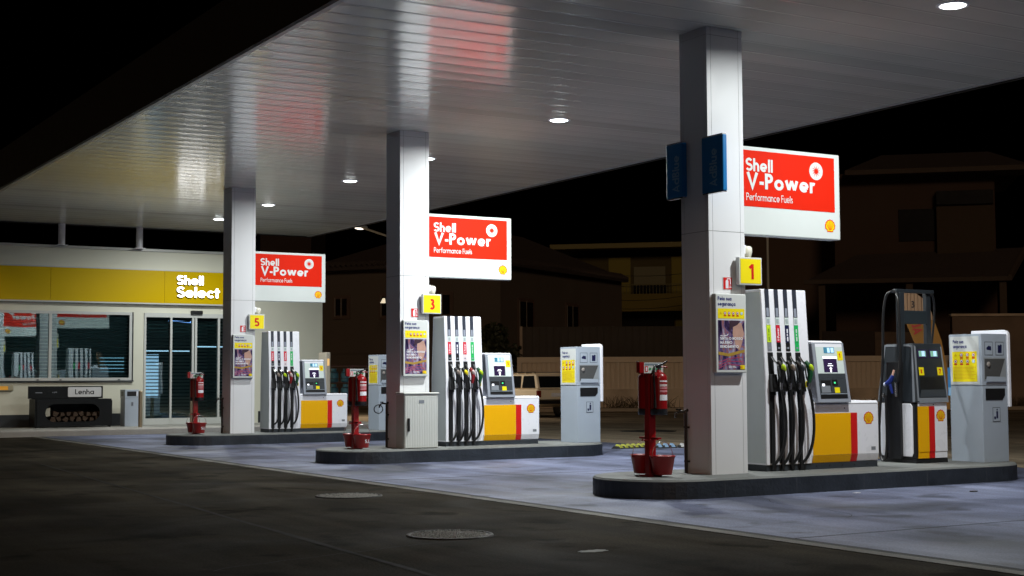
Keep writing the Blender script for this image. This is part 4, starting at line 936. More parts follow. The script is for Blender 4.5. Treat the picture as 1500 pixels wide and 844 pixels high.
# front plate with a stadium-shaped opening
ox0, ox1, oz0, oz1 = .36, 1.66, .14, .57; rr = (oz1-oz0)/2; zc = (oz0+oz1)/2; hole = [(ox1-rr+rr*math.cos(math.radians(a)), zc+rr*math.sin(math.radians(a))) for a in range(-90, 91, 15)]+[(ox0+rr+rr*math.cos(math.radians(a)), zc+rr*math.sin(math.radians(a))) for a in range(90, 271, 15)]
nh = len(hole); outer = []
for (u, v) in hole:
    a = math.atan2((v-zc)/.30, (u-1.06)/.92); c, s = math.cos(a), math.sin(a); q = max(abs(c), abs(s)); outer.append((1.06+.90*c/q, .36+.33*s/q))
vs = [(u, -.001, v) for u, v in hole]+[(u, -.001, v) for u, v in outer]+[(u, -.02, v) for u, v in hole]+[(u, -.02, v) for u, v in outer]
m.add(vs, [(2*nh+i, 3*nh+i, 3*nh+(i+1) % nh, 2*nh+(i+1) % nh) for i in range(nh)]+[(i, 2*nh+i, 2*nh+(i+1) % nh, (i+1) % nh) for i in range(nh)]+[(nh+i, nh+(i+1) % nh, 3*nh+(i+1) % nh, 3*nh+i) for i in range(nh)], BL2)
m.build('case', t)
m = MB(); m.box(.02, 1.80, .25, .33, .70, 1.0, BL2); m.box(.1, 1.7, .27, .31, .69, .701, BL2); m.build('header_board', t)
m = MB(); F = front(0, .25, 0); m.slab(F, [(.97, .735), (1.74, .735), (1.76, .755), (1.76, .955), (1.74, .975), (.97, .975), (.95, .955), (.95, .755)], mat('plate_white', (.62, .62, .62), .4), 0, .008); m.text(F, 'Lenha', 1.12, .80, .125, BLACK, .16, width=.46, d=.01); m.build('name_plate', t)
m = MB(); m.rect(F, .18, .835, .34, .855, MGREY); m.build('small_print', t); m = MB(); m.rect(F, .58, .84, .60, .86, MGREY); m.rect(F, .62, .83, .635, .865, MGREY); m.rect(F, .645, .845, .69, .865, MGREY); m.build('small_print', t)
WOOD = mat('split_wood', (.045, .025, .013), .9, var=.5, scale=14, bump=.5); BARK = mat('bark', (.10, .06, .04), .9, var=.4, bump=.8)
m = MB(); m.prism([(-.07, -.05), (.075, -.055), (.05, .05), (-.03, .06)], 0, .34, 'y', WOOD); m.box(-.06, .06, .002, .338, -.062, -.0555, BARK)
lg = m.build('firewood_log', loc=(8.3, 35.49, .36)); tag(lg, 'split firewood log stacked inside the black display box', 'log', 'firewood logs in the display box')
for r_ in range(2):
    for c_ in range(8):
        if r_ == 0 and c_ == 0: continue
        c = lg.copy(); COL.objects.link(c); c.location = (8.3+c_*.155+r_*.07, 35.49+random.uniform(-.01, .02), .36+r_*.118); c.rotation_euler = (0, random.uniform(-.5, .5)+random.choice([0, PI]), random.uniform(-.06, .06)); k_ = random.uniform(.72, .98); c.scale = (k_, .97, k_*random.uniform(.85, 1.1))
m = MB(); m.slab(front(8.13, 35.476, .42), [(0, .0), (.10, .02), (.10, .22), (0, .2), (-.04, .1)], mat('lattice_card', (.35, .33, .26), .6), 0, .006)
tag(m.build('paper_card'), 'pale checked card at the left end of the firewood box opening', 'card')

# ================================================================== GROUND DETAILS
def manhole(x, y, r, lab):
    t = thing('manhole_cover', lab, 'manhole cover', (x, y, 0), 0, 'manhole covers in the asphalt')
    m = MB(); m.lathe([(r*.97, .0), (r*.97, .012), (r*1.06, .012), (r*1.08, .004), (r*1.08, -.02)], (0, 0, 0), mat('cast_iron', (.035, .031, .027), .6, bump=.4, spec=.2), 40); m.build('ring', t)
    m = MB(); m.disc(F2((0, 0, .008), (1, 0, 0), (0, 1, 0)), 0, 0, r*.97, MATS['cast_iron'], 0, 40)
    rng = random.Random(3)
    q = -r
    while q < r:
        p = -r
        while p < r:
            a, b = p+rng.uniform(-.008, .008), q+rng.uniform(-.008, .008)
            if rng.random() < .7 and math.hypot(a, b) < r*.93:
                hh = rng.uniform(.005, .012); s_ = .0095; m.add([(a-s_, b-s_, .008), (a+s_, b-s_, .008), (a+s_, b+s_, .008), (a-s_, b+s_, .008), (a, b, .008+hh)], [(0, 1, 4), (1, 2, 4), (2, 3, 4), (3, 0, 4)], mat('glint_stud', (.30, .29, .26), .34, metal=.3))  # pale stud colour stands in for glints on the cover
            p += .026
        q += .026
    m.build('cover_plate', t)
manhole(5.57, 10.32, .33, 'round studded manhole cover in the foreground asphalt, the nearer one')
manhole(6.53, 14.41, .34, 'round studded manhole cover farther back in the asphalt, near the middle island')
# white paint blot
def blob(name, x, y, rx, ry, m_, z, lab, cat, seed=1, th=.002):
    rng = random.Random(seed); n = 20; m = MB(); pts = [(rx*math.cos(2*PI*i/n)*rng.uniform(.8, 1.15), ry*math.sin(2*PI*i/n)*rng.uniform(.75, 1.2)) for i in range(n)]
    m.prism(pts, 0, th, 'z', m_); o = m.build(name, loc=(x, y, z)); tag(o, lab, cat); return o
o = blob('paint_blot', 5.94, 8.80, .12, .07, mat('old_white_paint', (.26, .26, .24), .7, var=.3, scale=20), .001, 'pale worn paint blot on the dark foreground asphalt', 'paint mark')
blob('paper_scrap', 11.31, 11.62, .05, .025, WHITE, .005, 'small white paper scrap on the concrete before the nearest island', 'litter', 2, .006)
blob('fallen_leaf', 12.5, 11.05, .05, .03, mat('leaf_brown', (.03, .02, .012), .7), .005, 'dark fallen leaf on the concrete at the right', 'leaf', 4, .01)
blob('drain_cover', 20.7, 28.3, .7, .7, mat('drain_black', (.02, .018, .015), .6), .006, 'dark round drain cover on the road behind the nearest extinguisher', 'manhole cover', 5, .006)
blob('drain_cover', 27.0, 32.2, .8, .8, MATS['drain_black'], .006, 'dark round drain cover farther off on the road, left of the nearest column', 'manhole cover', 6, .006)
# cable ramps behind the nearest island
RP = mat('ramp_rubber', (.02, .02, .02), .6)
for i, (a, b, mm, lab) in enumerate(((( 14.95, 21.4), (15.75, 21.55), mat('ramp_yellow', (.35, .35, .05), .6), 'low black rubber ramp with yellow studs on the forecourt, left one of three'), ((15.62, 21.3), (16.1, 21.15), mat('ramp_blue', (.22, .34, .5), .5), 'low black rubber ramp with pale blue studs, middle one of three'), ((16.15, 21.12), (16.95, 20.75), mat('ramp_white', (.5, .5, .5), .5), 'low black rubber ramp with white studs, right one of three'))):
    a = Vector((*a, .004)); b = Vector((*b, .004)); L = (b-a).length
    t = thing('cable_ramp', lab, 'cable ramp', a, math.atan2(b.y-a.y, b.x-a.x), 'cable ramps on the forecourt')
    m = MB(); m.prism([(-.12, 0), (.12, 0), (.05, .05), (-.05, .05)], 0, L, 'x', RP); m.build('base', t)
    m = MB(); n = max(4, int(L/.13))
    for q in range(n): x = (q+.2)*L/n; m.hexa([(x, -.10, .02), (x+.07, -.10, .02), (x+.07, .04, .05), (x, .04, .05)], [(x+.012, -.07, .06), (x+.06, -.07, .06), (x+.06, .03, .085), (x+.012, .03, .085)], mm)
    m.build('stud', t)

# ================================================================== BACKGROUND
def wallseg(name, A, B, z0, z1, th, m_, lab, cat, mb=None, parts=None, group=None):
    A = Vector(A[:2]); B = Vector(B[:2]); d = B-A; L = d.length
    t = thing(name, lab, cat, (A.x, A.y, 0), math.atan2(d.y, d.x), group)
    m = MB(); m.box(0, L, 0, th, z0, z1, m_); m.build('wall', t); return t, L
FENM = ridged('fence_sheet', (.68, .54, .41), 0, .20, .02, rough=.6, duty=.2, sag=0)
FBASE = mat('fence_base', (.60, .48, .36), .8, var=.45, scale=1.3, bump=.3, dirt=(.24, .17, .12))
# pavement and kerb in front of it
A = far(640, 56.6); B = far(1620, 56.6); dd = Vector(B)-Vector(A); ang = math.atan2(dd.y, dd.x)
m = MB(); m.box(0, dd.length, 0, 3.2, -.1, .13, mat('far_kerb', (.34, .27, .20), .8, var=.3, scale=2)); o = m.build('far_pavement', loc=(A[0], A[1], 0)); o.rotation_euler = (0, 0, ang); struct(o)
A = far(757, 58.5); B = far(1600, 58.5); dd = Vector(B)-Vector(A); L = dd.length
t = thing('boundary_fence', 'long beige ribbed metal fence on a stained low wall behind the forecourt', 'fence', (A[0], A[1], 0), ang)
m = MB(); m.box(0, L, 0, .25, .1, .86, FBASE); m.build('low_wall', t)
m = MB(); m.box(.2, L, .05, .12, .861, 1.95, FENM); m.build('ribbed_panel', t)
m = MB(); m.box(0, L, .0, .18, 1.951, 2.18, mat('fence_rail', (.68, .55, .42), .6)); m.box(.2, L, .03, .049, .88, .93, MATS['fence_rail']); m.build('rail', t)
pm = MB(); pm.box(-.0, .18, -.02, .2, .861, 1.95, MATS['fence_rail']); pm.build('post', t)
for px in (808, 903, 1000, 1110, 1200, 1300): u = (px-757)*58.5/FPX; pm = MB(); pm.box(u, u+.09, .02, .0495, .861, 1.9505, MATS['fence_rail']); pm.build('post', t)
t, _ = wallseg('rendered_wall', far(1395, 58.0), far(1640, 58.0), .1, 3.75, .3, mat('stained_render', (.20, .14, .10), .85, var=.4, scale=.8, dirt=(.09, .055, .038)), 'tall stained rendered wall at the right behind the service cabinet', 'wall')
m = MB(); m.box(-.05, 6.9, -.05, .35, 3.751, 3.85, FBASE); m.build('coping', t)
t, L2 = wallseg('dark_fence', far(765, 60.2), far(1180, 60.2), .1, 3.48, .1, ridged('dark_sheet', (.05, .038, .03), 0, .3, .02, rough=.8, duty=.2, sag=0), 'tall dark sheet fence rising behind the beige fence', 'fence')
m = MB(); m.box(-.12, -.001, -.05, .1, .1, 3.5, mat('post_pale', (.3, .22, .16), .6)); m.build('post', t)
t, _ = wallseg('garden_wall', far(636, 57.5), far(752, 58.4), 0, 1.75, .3, mat('rough_stone', (.17, .13, .09), .9, var=.5, scale=3, bump=1, bscale=8), 'rough stone garden wall between house and beige fence', 'wall')

def house(name, lab, pts, zt, wm, roofs=None):
    """polygon footprint walls up to zt"""
    c = Vector((sum(p[0] for p in pts)/len(pts), sum(p[1] for p in pts)/len(pts)))
    t = thing(name, lab, 'house', (c.x, c.y, 0)); q = [(p[0]-c.x, p[1]-c.y) for p in pts]
    m = MB(); m.prism(q, 0, zt, 'z', wm); m.build('wall', t); return t, c, q
def on_wall(mb, a, b, u0, u1, z0, z1, m_, d0=-.05, d1=.04):
    """box on the wall running a->b (metres along from a), facing right-hand side"""
    a = Vector(a); b = Vector(b); e = (b-a).normalized(); n = Vector((e.y, -e.x))
    P = lambda u, d, z: (a.x+e.x*u+n.x*d, a.y+e.y*u+n.y*d, z)
    mb.hexa([P(u0, d1, z0), P(u1, d1, z0), P(u1, d0, z0), P(u0, d0, z0)], [P(u0, d1, z1), P(u1, d1, z1), P(u1, d0, z1), P(u0, d0, z1)], m_)
TILE = mat('roof_tile', (.045, .03, .025), .8, var=.5, scale=8, bump=1, bscale=9)
BRN = mat('brown_render', (.098, .072, .055), .9, var=.15, scale=.7)
BRN2 = mat('brown_render_dark', (.085, .055, .045), .9, var=.15, scale=.7)
DW = mat('old_window_wood', (.10, .06, .045), .6); DG = mat('unlit_pane', (.012, .010, .010), .2)
# corner house
Lp, Cp, Rp = far(455, 69.8), far(733, 66), far(911, 78)
Bp = [Lp[0]+Rp[0]-Cp[0], Lp[1]+Rp[1]-Cp[1]]
t, c, q = house('corner_house', 'two storey brown corner house with tiled eaves behind the middle island', [Lp, Cp, Rp, Bp], 6.55, BRN)
def roof_hip(t, q, z, over, rise, m_):
    ce = Vector((sum(p[0] for p in q)/4, sum(p[1] for p in q)/4)); lo = [Vector(p)+(Vector(p)-ce).normalized()*over for p in q]
    m = MB(); n = 4; A_ = [(p.x, p.y, z) for p in lo]; B_ = [(p.x, p.y, z+.16) for p in lo]; hi = [(ce.x+(p.x-ce.x)*.3, ce.y+(p.y-ce.y)*.3, z+rise) for p in lo]
    m.add(A_+B_+hi, [(3, 2, 1, 0), (8, 9, 10, 11)]+[(i, (i+1) % 4, 4+(i+1) % 4, 4+i) for i in range(4)]+[(4+i, 4+(i+1) % 4, 8+(i+1) % 4, 8+i) for i in range(4)], m_)
    # round tile ends along the eaves
    for i in range(4):
        a, b = lo[i], lo[(i+1) % 4]; k = int((b-a).length/.28)
        if i in (0, 1):
            for j in range(k):
                p = a.lerp(b, (j+.5)/k); inn = (ce-p).normalized()*.5; m.tube([(p.x, p.y, z+.17), (p.x+inn.x, p.y+inn.y, z+.38)], .11, m_, 8)
    return m.build('roof', t)
roof_hip(t, q, 6.551, .45, 2.2, TILE)
def window(t, a, b, u0, u1, z0, z1, leaf=2, door=False):
    m = MB(); on_wall(m, a, b, u0-.12, u1+.12, z0-.12, z1+.12, DW, -.03, .05); o = m.build('door' if door else 'window', t)
    m = MB(); w_ = (u1-u0)/leaf
    for k in range(leaf): on_wall(m, a, b, u0+k*w_+.05, u0+(k+1)*w_-.05, z0+.05, z1-.05, DG, .0, .056)
    m.build('pane', o)
    m = MB(); on_wall(m, a, b, u0-.02, u0+.03, z0, z1, mat('pale_frame', (.2, .17, .14), .6), .05, .07); on_wall(m, a, b, (u0+u1)/2-.02, (u0+u1)/2+.02, z0, z1, MATS['pale_frame'], .05, .07); m.build('frame', o)
a_, b_, c_ = Vector(q[0]), Vector(q[1]), Vector(q[2]); Lab = (b_-a_).length; Lbc = (c_-b_).length
window(t, a_, b_, 1.35, 2.05, 4.35, 5.25); window(t, a_, b_, Lab*.385, Lab*.385+.9, 4.3, 5.3); window(t, a_, b_, Lab*.66, Lab*.66+.9, 4.3, 5.3)
window(t, b_, c_, Lbc*.13, Lbc*.13+1.4, 2.3, 5.0, 2, True); window(t, b_, c_, Lbc*.50, Lbc*.50+1.3, 2.4, 5.0, 2, True)
m = MB(); on_wall(m, a_, b_, 0, Lab, 2.55, 2.65, BRN, -.05, .03); m.build('string_course', t)
m = MB(); m.box(0, 0, 0, 0, 0, 0, DW) if False else None
# wall lamp on that house (tiny lit wedge left of the middle column)
m = MB(); P = far(560.5, 66.0, 441); m.hexa([(-.10, -.08, -.10), (.10, -.08, -.10), (.10, .08, -.10), (-.10, .08, -.10)], [(.02, -.04, .12), (.09, -.04, .12), (.09, .06, .12), (.02, .06, .12)], mat('wall_lamp_glass', (.9, .85, .7), .4, emit=(1, .85, .6), estr=.8))
tag(m.build('wall_lamp', loc=P), 'tiny lit wall lamp on the brown house, just left of the middle column', 'lamp')
# dark block behind
t, c, q = house('dark_block', 'dark unlit apartment block behind the shop roof', [far(380, 95), far(455, 88), far(476, 100), far(400, 110)], 12.5, BRN2)
for u in (1, 2.2):
    m = MB(); on_wall(m, q[0], q[1], u, u+.9, 8, 9.2, DG); m.build('window', t)
# yellow balcony house
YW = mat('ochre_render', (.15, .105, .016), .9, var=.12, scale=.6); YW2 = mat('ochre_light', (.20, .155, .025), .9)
a1, b1 = far(838, 92), far(1075, 90); cdir = Vector((math.sin(YAW), math.cos(YAW)))*9
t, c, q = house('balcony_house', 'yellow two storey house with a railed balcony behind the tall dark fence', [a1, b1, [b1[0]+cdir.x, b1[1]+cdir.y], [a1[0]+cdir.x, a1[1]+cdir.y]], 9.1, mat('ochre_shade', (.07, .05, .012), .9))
a_, b_ = Vector(q[0]), Vector(q[1]); K = 92/FPX
U = lambda px: (px-838)*K*.995
Z = lambda py: CAMH+(556.5-py)*91.5/FPX
m = MB(); on_wall(m, a_, b_, -1.2, (b_-a_).length+.6, Z(366), Z(359), mat('eave_board', (.20, .16, .06), .8), -3, 1.3); r_ = m.build('roof', t)
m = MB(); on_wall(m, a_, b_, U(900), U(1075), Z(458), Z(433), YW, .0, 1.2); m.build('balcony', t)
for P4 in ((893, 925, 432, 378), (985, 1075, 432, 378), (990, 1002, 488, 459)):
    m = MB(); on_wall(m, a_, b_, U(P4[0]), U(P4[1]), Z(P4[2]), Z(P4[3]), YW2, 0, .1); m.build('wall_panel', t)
m = MB(); on_wall(m, a_, b_, U(930), U(976), Z(419), Z(392), mat('blind', (.16, .14, .08), .8), 0, .12); on_wall(m, a_, b_, U(928), U(978), Z(432), Z(419), DG, 0, .1); m.build('window', t)
m = MB(); on_wall(m, a_, b_, U(910), U(988), Z(489), Z(459), DG, 0, .15); m.build('garage_opening', t)
m = MB()
for i in range(36): u = U(902)+i*.21; on_wall(m, a_, b_, u, u+.03, Z(433), Z(420), mat('rail_iron', (.12, .10, .03), .6), 1.12, 1.16)
on_wall(m, a_, b_, U(902), U(1075), Z(420), Z(419), MATS['rail_iron'], 1.1, 1.18); m.build('railing', t)
# overhead wires
for i, (z0, z1, d0, d1) in enumerate(((386, 402, 80, 84), (403, 418, 81, 84), (416, 440, 80, 83), (430, 452, 80, 84))):
    P0, P1 = Vector(far(880, d1, z1)), Vector(far(1080, d0, z0)); m = MB(); m.tube([P0.lerp(P1, s/8)-Vector((0, 0, .35*math.sin(PI*s/8))) for s in range(9)], .016, BLACK, 6)
    tag(m.build('overhead_wire'), f'black overhead wire sagging past the yellow house, {["topmost", "second", "third", "lowest"][i]} of four', 'wire', 'overhead wires')
# big house at the right
a1, b1 = far(1092, 68), far(1462, 66); cd = Vector((math.sin(YAW), math.cos(YAW)))*9
RD = mat('russet_render', (.05, .025, .014), .9, var=.1, scale=.5)
t, c, q = house('large_house', 'large dark russet house with porch roof and balcony opening, at the right', [far(1225, 67.5), b1, [b1[0]+cd.x, b1[1]+cd.y], [far(1225, 67.5)[0]+cd.x, far(1225, 67.5)[1]+cd.y]], 10.9, RD)
a_, b_ = Vector(q[0]), Vector(q[1]); K = 67/FPX; U = lambda px: (px-1225)*K; Z = lambda py: CAMH+(554.8-py)*66.7/FPX
m = MB(); on_wall(m, a_, b_, .5, U(1500), Z(256), Z(249), mat('verge_board', (.06, .038, .026), .8), -1, .9)
P = lambda u, d, z: (a_.x+(b_-a_).normalized().x*u-(b_-a_).normalized().y*-d, 0, z)
e = (b_-a_).normalized(); n = Vector((e.y, -e.x))
W3 = lambda u, d, z: (a_.x+e.x*u+n.x*d, a_.y+e.y*u+n.y*d, z)
m.add([W3(.5, .9, Z(249)), W3(U(1500), .9, Z(249)), W3(U(1460), -4, Z(205)), W3(U(1300), -4, Z(205)), W3(.5, -9, Z(249)), W3(U(1500), -9, Z(249))], [(0, 1, 2, 3), (3, 2, 5, 4), (0, 3, 4), (1, 5, 2)], TILE)
m.build('roof', t)
m = MB(); on_wall(m, a_, b_, U(1317), U(1370), Z(353), Z(306), DG, 0, .05); m.build('opening', t)
m = MB(); on_wall(m, a_, b_, U(1370), U(1449), Z(405), Z(302), mat('brown_shutter', (.05, .03, .015), .9), 0, .35); on_wall(m, a_, b_, U(1370), U(1449), Z(302), Z(282), DG, 0, .5); m.build('bay_box', t)
m = MB(); m.add([W3(U(1185), 3, Z(414)), W3(U(1455), 3, Z(414)), W3(U(1492), .02, Z(366)), W3(U(1255), .02, Z(372))], [(0, 1, 2, 3)], TILE)
m.hexa([W3(U(1180), 3.1, Z(420)), W3(U(1458), 3.1, Z(420)), W3(U(1458), 2.9, Z(420)), W3(U(1180), 2.9, Z(420))], [W3(U(1180), 3.1, Z(414)), W3(U(1458), 3.1, Z(414)), W3(U(1458), 2.9, Z(414)), W3(U(1180), 2.9, Z(414))], MATS['verge_board'])
m.hexa([W3(U(1456), 3.1, Z(420)), W3(U(1461), 3.1, Z(420)), W3(U(1497), 0, Z(371)), W3(U(1492), 0, Z(371))], [W3(U(1456), 3.1, Z(412)), W3(U(1461), 3.1, Z(412)), W3(U(1497), 0, Z(362)), W3(U(1492), 0, Z(362))], MATS['verge_board'])
m.build('porch_roof', t)
for px in (1200, 1320, 1445):
    m = MB(); on_wall(m, a_, b_, U(px), U(px)+.3, 0, Z(420.5), mat('porch_post', (.07, .045, .03), .9), 2.7, 2.95); m.build('porch_post', t)
t, c, q2 = house('side_house', 'plain tall brown house behind the nearest column', [far(1060, 72), far(1233, 70), [far(1233, 70)[0]+cd.x, far(1233, 70)[1]+cd.y], [far(1060, 72)[0]+cd.x, far(1060, 72)[1]+cd.y]], 9.3, mat('dull_brown_render', (.075, .042, .025), .9, var=.12, scale=.5))
m = MB(); on_wall(m, q2[0], q2[1], -.4, (Vector(q2[1])-Vector(q2[0])).length+.2, 9.301, 9.5, TILE, -9, .5); m.build('roof', t)
m = MB(); on_wall(m, q2[0], q2[1], 3.4, 3.6, 3, 4, DG); m.build('window', t)
# porch fence with pale notice boards
t, L3 = wallseg('low_garden_fence', far(1205, 62), far(1392, 62), .1, 3.3, .08, mat('dark_slats', (.035, .022, .016), .9), 'low dark garden fence with a pale banner behind the beige fence', 'fence')
m = MB(); u = (1281-1205)*62/FPX; m.box(u, u+1.9, -.03, -.001, 2.25, 3.25, mat('faded_banner', (.12, .075, .05), .8, var=.6, scale=2.5)); m.build('banner', t)
# pale pole and street lamp
m = MB(); P = far(1126, 55); m.tube([(0, 0, 0), (0, 0, 8.2)], [.06, .045], mat('pole_grey', (.5, .48, .42), .5), 12); tag(m.build('flag_pole', loc=(P[0], P[1], 0)), 'thin pale pole behind the nearest fuel pump, going up behind its sign', 'pole')
hd = Vector(far(527, 47, 332)); bs = Vector(far(577, 46)); 
t = thing('street_lamp', 'street lamp on a long arm just under the canopy edge, left of the middle column', 'street lamp', (bs.x, bs.y, 0))
m = MB(); m.tube([(0, 0, 0), (0, 0, 5.9)], [.08, .06], mat('pole_grey', (.5, .48, .42), .5), 12); m.tube([(0, 0, 5.82), (hd.x-bs.x, hd.y-bs.y, hd.z)], .035, MATS['pole_grey'], 8); m.build('pole', t)
m = MB(); m.ell((hd.x-bs.x, hd.y-bs.y, hd.z), (.28, .14, .06), LGREY); m.ell((hd.x-bs.x, hd.y-bs.y, hd.z-.035), (.2, .1, .05), mat('street_lamp_lens', (.9, .9, .8), .4, emit=(1, .9, .75), estr=3)); m.build('lamp_head', t)
ld = bpy.data.lights.new('street_light', 'SPOT'); ld.energy = 2200; ld.color = (1, .86, .68); ld.spot_size = math.radians(130); ld.spot_blend = .8; ld.shadow_soft_size = .15
lo = bpy.data.objects.new('street_light', ld); COL.objects.link(lo); lo.location = (hd.x, hd.y, hd.z-.12)
P = far(411, 118, 345.5); m = MB(); m.ell((0, 0, 0), (.13, .13, .13), mat('far_lamp', (.9, .85, .5), .4, emit=(1, .9, .45), estr=4)); m.tube([(0, 0, .0), (0, 0, -P[2])], .06, DGREY, 8); tag(m.build('far_street_lamp', loc=P), 'tiny far street lamp seen as a dot between far column and canopy edge', 'street lamp')
# feather banner behind the additive pump
t = thing('feather_banner', 'leaning banner with tan slatted top and yellow lower half, behind the narrow pump', 'banner', (0, 0, 0))
O = Vector(far(1330, 20.5)); t.location = (O.x, O.y, .006); t.rotation_euler = (0, 0, -YAW)
S = 20.5/FPX; C_ = lambda px, py: ((px-1330)*S, CAMH+(554.5-py)*S)
FBn = F2((0, 0, 0), (1, 0, 0), (0, 0, 1))
TAN = ridged('tan_slats', (.30, .17, .09), 0, .05, .01, rough=.6, duty=.2, sag=0)
m = MB(); m.slab(FBn, [C_(*p) for p in ((1321, 468), (1319, 432), (1326, 428), (1340, 429), (1352, 438), (1362, 452), (1368, 470))], TAN, 0, .02)
m.text(FBn, '3', *C_(1334, 452), .10, mat('ink_dark', (.03, .015, .01), .6), .2, d=.022); m.build('upper_board', t)
m = MB(); m.slab(FBn, [C_(*p) for p in ((1352, 600), (1340, 506), (1328, 476), (1322, 468.5), (1368, 470.5), (1378, 500), (1386, 545), (1388, 600))], mat('banner_yellow', (.22, .09, .005), .7), 0, .02)
Fj = F2(FBn.p(*C_(1334, 476), 0), (.25, 0, -1), (1, 0, .25)); Fj.N = Vector((0, -1, 0)); m.text(Fj, 'JA', 0, 0, .13, mat('ink_red', (.30, .012, .01), .6), .2, d=.024)
m.build('lower_board', t)
m = MB(); u = C_(1352, 600)[0]; m.tube([(u, .03, 0), (u, .03, .85), (C_(1368, 470)[0]-.05, .03, 2.0), (C_(1340, 430)[0], .03, 2.4)], .012, BLACK); m.box(u-.25, u+.35, -.2, .25, 0, .04, BLACK); m.build('pole_and_base', t)

# gas bottle cage and vending cabinet right of the shop
A = far(478, 43); t = thing('bottle_cage', 'dark red steel cage shelf for gas bottles beside the shop', 'cage', (A[0], A[1], .006), -YAW)
CR = mat('cage_red', (.09, .02, .018), .5); m = MB(); Wc = 1.5
for x in (0, .75, Wc-.04):
    for y in (0, .5): m.box(x, x+.04, y, y+.04, 0, 1.72, CR)
for z in (.72, 1.18, 1.68): m.box(.0401, Wc-.0401, 0.001, .539, z, z+.025, CR)
m.build('frame', t)
m = MB()
for z in (.9, 1.05, 1.32, 1.5): m.tube([(0, -.005, z), (Wc, -.005, z)], .006, CR, 6)
m.build('bars', t)
GB = mat('bottle_blue', (.10, .30, .42), .35); gp = None
for r_ in range(2):
    for c_ in range(2):
        px_ = (488, 505)[c_]; P = far(px_+1, 43.2); loc = (P[0], P[1], (.751, 1.211)[r_]); lab = f'light blue gas bottle, {["lower", "upper"][r_]} shelf of the cage, {["left", "right"][c_]}'
        if gp is None:
            gp = thing('gas_bottle', lab, 'gas bottle', loc, 0, 'gas bottles in the cage')
            m = MB(); m.lathe([(.001, .01), (.12, .01), (.14, .04), (.14, .25), (.12, .31), (.05, .34), (.001, .34)], (0, 0, 0), GB); m.lathe([(.10, 0), (.10, .03)], (0, 0, 0), GB); m.build('tank', gp)
            m = MB(); m.lathe([(.075, .32), (.08, .41)], (0, 0, 0), GB); m.build('collar', gp)
        else: dup(gp, loc, lab)
t = thing('vending_cabinet', 'cream upright cabinet with a warm lit strip, behind the far payment terminal', 'cabinet', (15.05, 34.9, .155))
m = MB(); m.box(.10, .24, 0, .5, 0, 1.85, mat('cabinet_cream', (.62, .55, .44), .5)); m.build('case', t, .03, 3)
m = MB(); m.rect(front(0, 0, 0), .14, 1.50, .20, 1.68, mat('warm_strip', (.7, .4, .1), .4, emit=(1, .6, .25), estr=.7), .003); m.build('lit_strip', t)

# car
def car():
    P = far(786, 47); t = thing('parked_car', 'old beige estate car with roof rack seen from behind, parked by the fence', 'car', (P[0], P[1], .006), math.radians(4))
    Wd, Ln = 1.66, 4.1; PT = mat('beige_car_paint', (.86, .74, .56), .35, var=.05, coat=.5)
    m = MB(); m.prism([(.10, .42), (.0, .62), (.02, .92), (.12, .95), (3.2, .95), (4.0, .84), (4.08, .5), (4.0, .35), (.4, .35)], 0, Wd, 'x', PT); m.build('body', t, .05, 3)
    i0, i1 = .05, .14
    m = MB(); m.hexa([(i0, .03, .951), (Wd-i0, .03, .951), (Wd-i0, 3.1, .951), (i0, 3.1, .951)], [(i1, .28, 1.44), (Wd-i1, .28, 1.44), (Wd-i1, 2.35, 1.44), (i1, 2.35, 1.44)], PT); m.build('cabin', t, .05, 3)
    G = F2((i0, .03, .951), (1, 0, 0), (0, .25, .489)); w2 = Wd-2*i0
    m = MB(); m.poly(G, [(.10, .05), (w2-.10, .05), (w2-.17, .47), (.17, .47)], DGLASS, .006); m.build('rear_window', t)
    for a, b in ((.16, .92), (1.00, 1.75), (1.83, 2.55)):
        for sd_ in (0, 1):
            xs = (i0, i1) if sd_ == 0 else (Wd-i0, Wd-i1); s_ = -1 if sd_ == 0 else 1
            X_ = lambda z: xs[0]+(xs[1]-xs[0])*(z-.951)/.489+s_*.010
            yr = lambda y_, z: max(y_, .03+.25*(z-.951)/.489+.09)
            m = MB(); vs = [(X_(.985), yr(a, .985), .985), (X_(.985), b, .985), (X_(1.385), b-(.22 if a > 1.8 else 0), 1.385), (X_(1.385), yr(a+.05, 1.385), 1.385)]
            m.add(vs, [(0, 1, 2, 3)], DGLASS); m.build('side_window', t)
    for x in (.0, Wd-.16): MB().box(x, x+.16, -.012, .05, .68, .90, mat('tail_lamp', (.20, .02, .01), .2)).build('tail_light', t, .01)
    m = MB(); m.box(.02, Wd-.02, -.09, -.02, .46, .60, BLACK); m.box(.02, Wd-.02, -.095, -.0905, .57, .61, CHROME); m.build('bumper', t, .01)
    m = MB(); m.box(.58, 1.08, -.015, -.002, .70, .82, WHITE); m.build('number_plate', t)
    m = MB()
    for x in (.2, Wd-.2): m.tube([(x, .35, 1.50), (x, 2.2, 1.50)], .018, BLACK, 8)
    for y in (.45, .9, 1.35, 1.8, 2.15): m.box(.18, Wd-.18, y, y+.05, 1.445, 1.49, PT)
    m.build('roof_rack', t)
    for y in (.85, 3.2):
        for x in (.09, Wd-.09):
            mw = MB(); mw.lathe([(.001, -.09), (.22, -.09), (.31, -.08), (.315, 0), (.31, .08), (.22, .09), (.001, .09)], (x, y, .315), RUB, 24, 'x'); wh = mw.build('wheel', t)
            mw = MB(); mw.lathe([(.001, -.10), (.17, -.096), (.19, -.08)] if x < 1 else [(.001, .10), (.17, .096), (.19, .08)], (x, y, .315), STEEL, 20, 'x'); mw.build('rim', wh)
car()

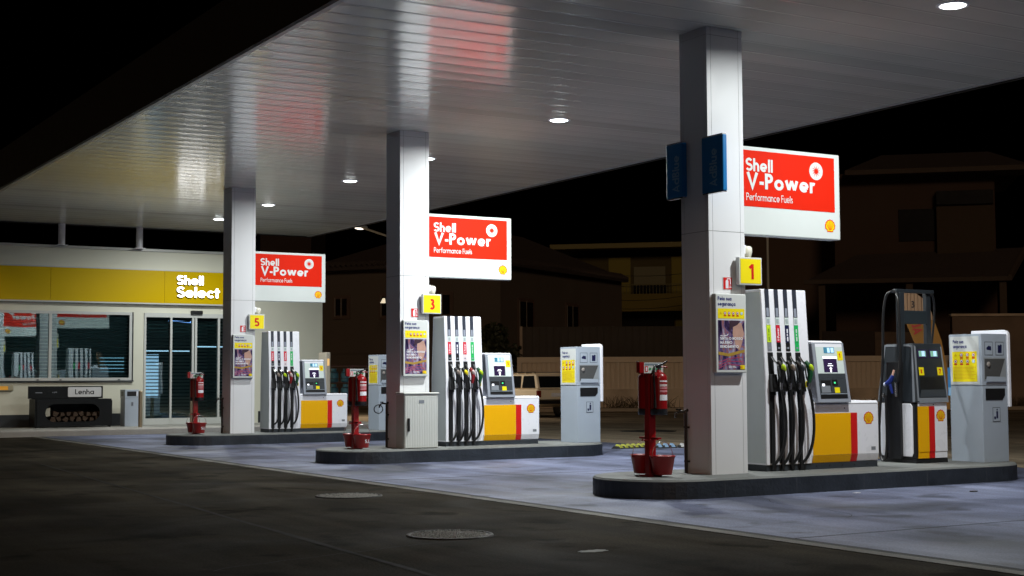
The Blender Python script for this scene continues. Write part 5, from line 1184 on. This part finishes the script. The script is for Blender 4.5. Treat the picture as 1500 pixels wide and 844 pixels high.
# vegetation: bush behind the fence and dry weeds on the far kerb
def leaves(rng, mb, c, r, n, m_, s=.09):
    for _ in range(n):
        d = Vector((rng.gauss(0, 1), rng.gauss(0, 1), rng.gauss(0, 1))).normalized()*rng.uniform(.35, 1)**.6
        p = Vector((c[0]+d.x*r[0], c[1]+d.y*r[1], c[2]+d.z*r[2])); a = Vector((rng.gauss(0, 1), rng.gauss(0, 1), rng.gauss(0, 1))).normalized(); b = a.cross(Vector((rng.random(), rng.random(), rng.random()))).normalized(); k = s*rng.uniform(.6, 1.3)
        mb.add([p-a*k, p-b*k*.5, p+a*k, p+b*k*.5], [(0, 1, 2, 3)], m_)
LF = [mat('leaf_dark', (.035, .04, .018), .6), mat('leaf_mid', (.06, .065, .03), .6)]
rng = random.Random(11)
for i, (px, h, wd) in enumerate(((690, 2.9, .7), (714, 3.3, .8), (735, 2.9, .8), (752, 2.2, .6))):
    P = far(px, 60.5); t = thing('garden_bush', f'dark leafy bush over the stone garden wall, {["leftmost", "tallest", "second from the right", "rightmost and lowest"][i]}', 'bush', (P[0], P[1], 0), 0, 'bushes by the stone wall')
    m = MB()
    for q_ in range(7): leaves(rng, m, (rng.uniform(-.5, .5)*wd, rng.uniform(-.4, .4), h-1.3+rng.uniform(0, 1.2)), (wd*.5, .5, .45), 110, LF[q_ % 2], .13)
    m.build('foliage', t); m = MB(); m.tube([(0, 0, 0), (.05, 0, h-.8)], [.06, .03], BARK, 8); m.build('stem', t)
m = MB(); WD = mat('dry_weed', (.09, .065, .035), .9)
A = Vector(far(880, 57.6)); B = Vector(far(1560, 57.6))
for q_ in range(420):
    s = rng.random(); c = rng.choice((.03, .07, .12, .30, .33, .5, .62, .9))+rng.gauss(0, .012) if rng.random() < .8 else s
    p = A.lerp(B, max(0, min(1, c))); p = Vector((p.x+rng.uniform(-.2, .2), p.y+rng.uniform(-.3, .3), .13)); tp = p+Vector((rng.gauss(0, .25), rng.gauss(0, .1), rng.uniform(.08, .5)))
    m.tube([p, p.lerp(tp, .5)+Vector((0, 0, .05)), tp], [.012, .010, .004], WD, 4)
o = m.build('dry_weeds'); o['kind'] = 'stuff'; o['label'] = 'dry weeds along the far kerb under the beige fence'; o['category'] = 'weeds'

for _o in bpy.data.objects:
    if _o.get('label') and len(_o['label'].split()) > 16: print('LONG', _o.name, _o['label'])
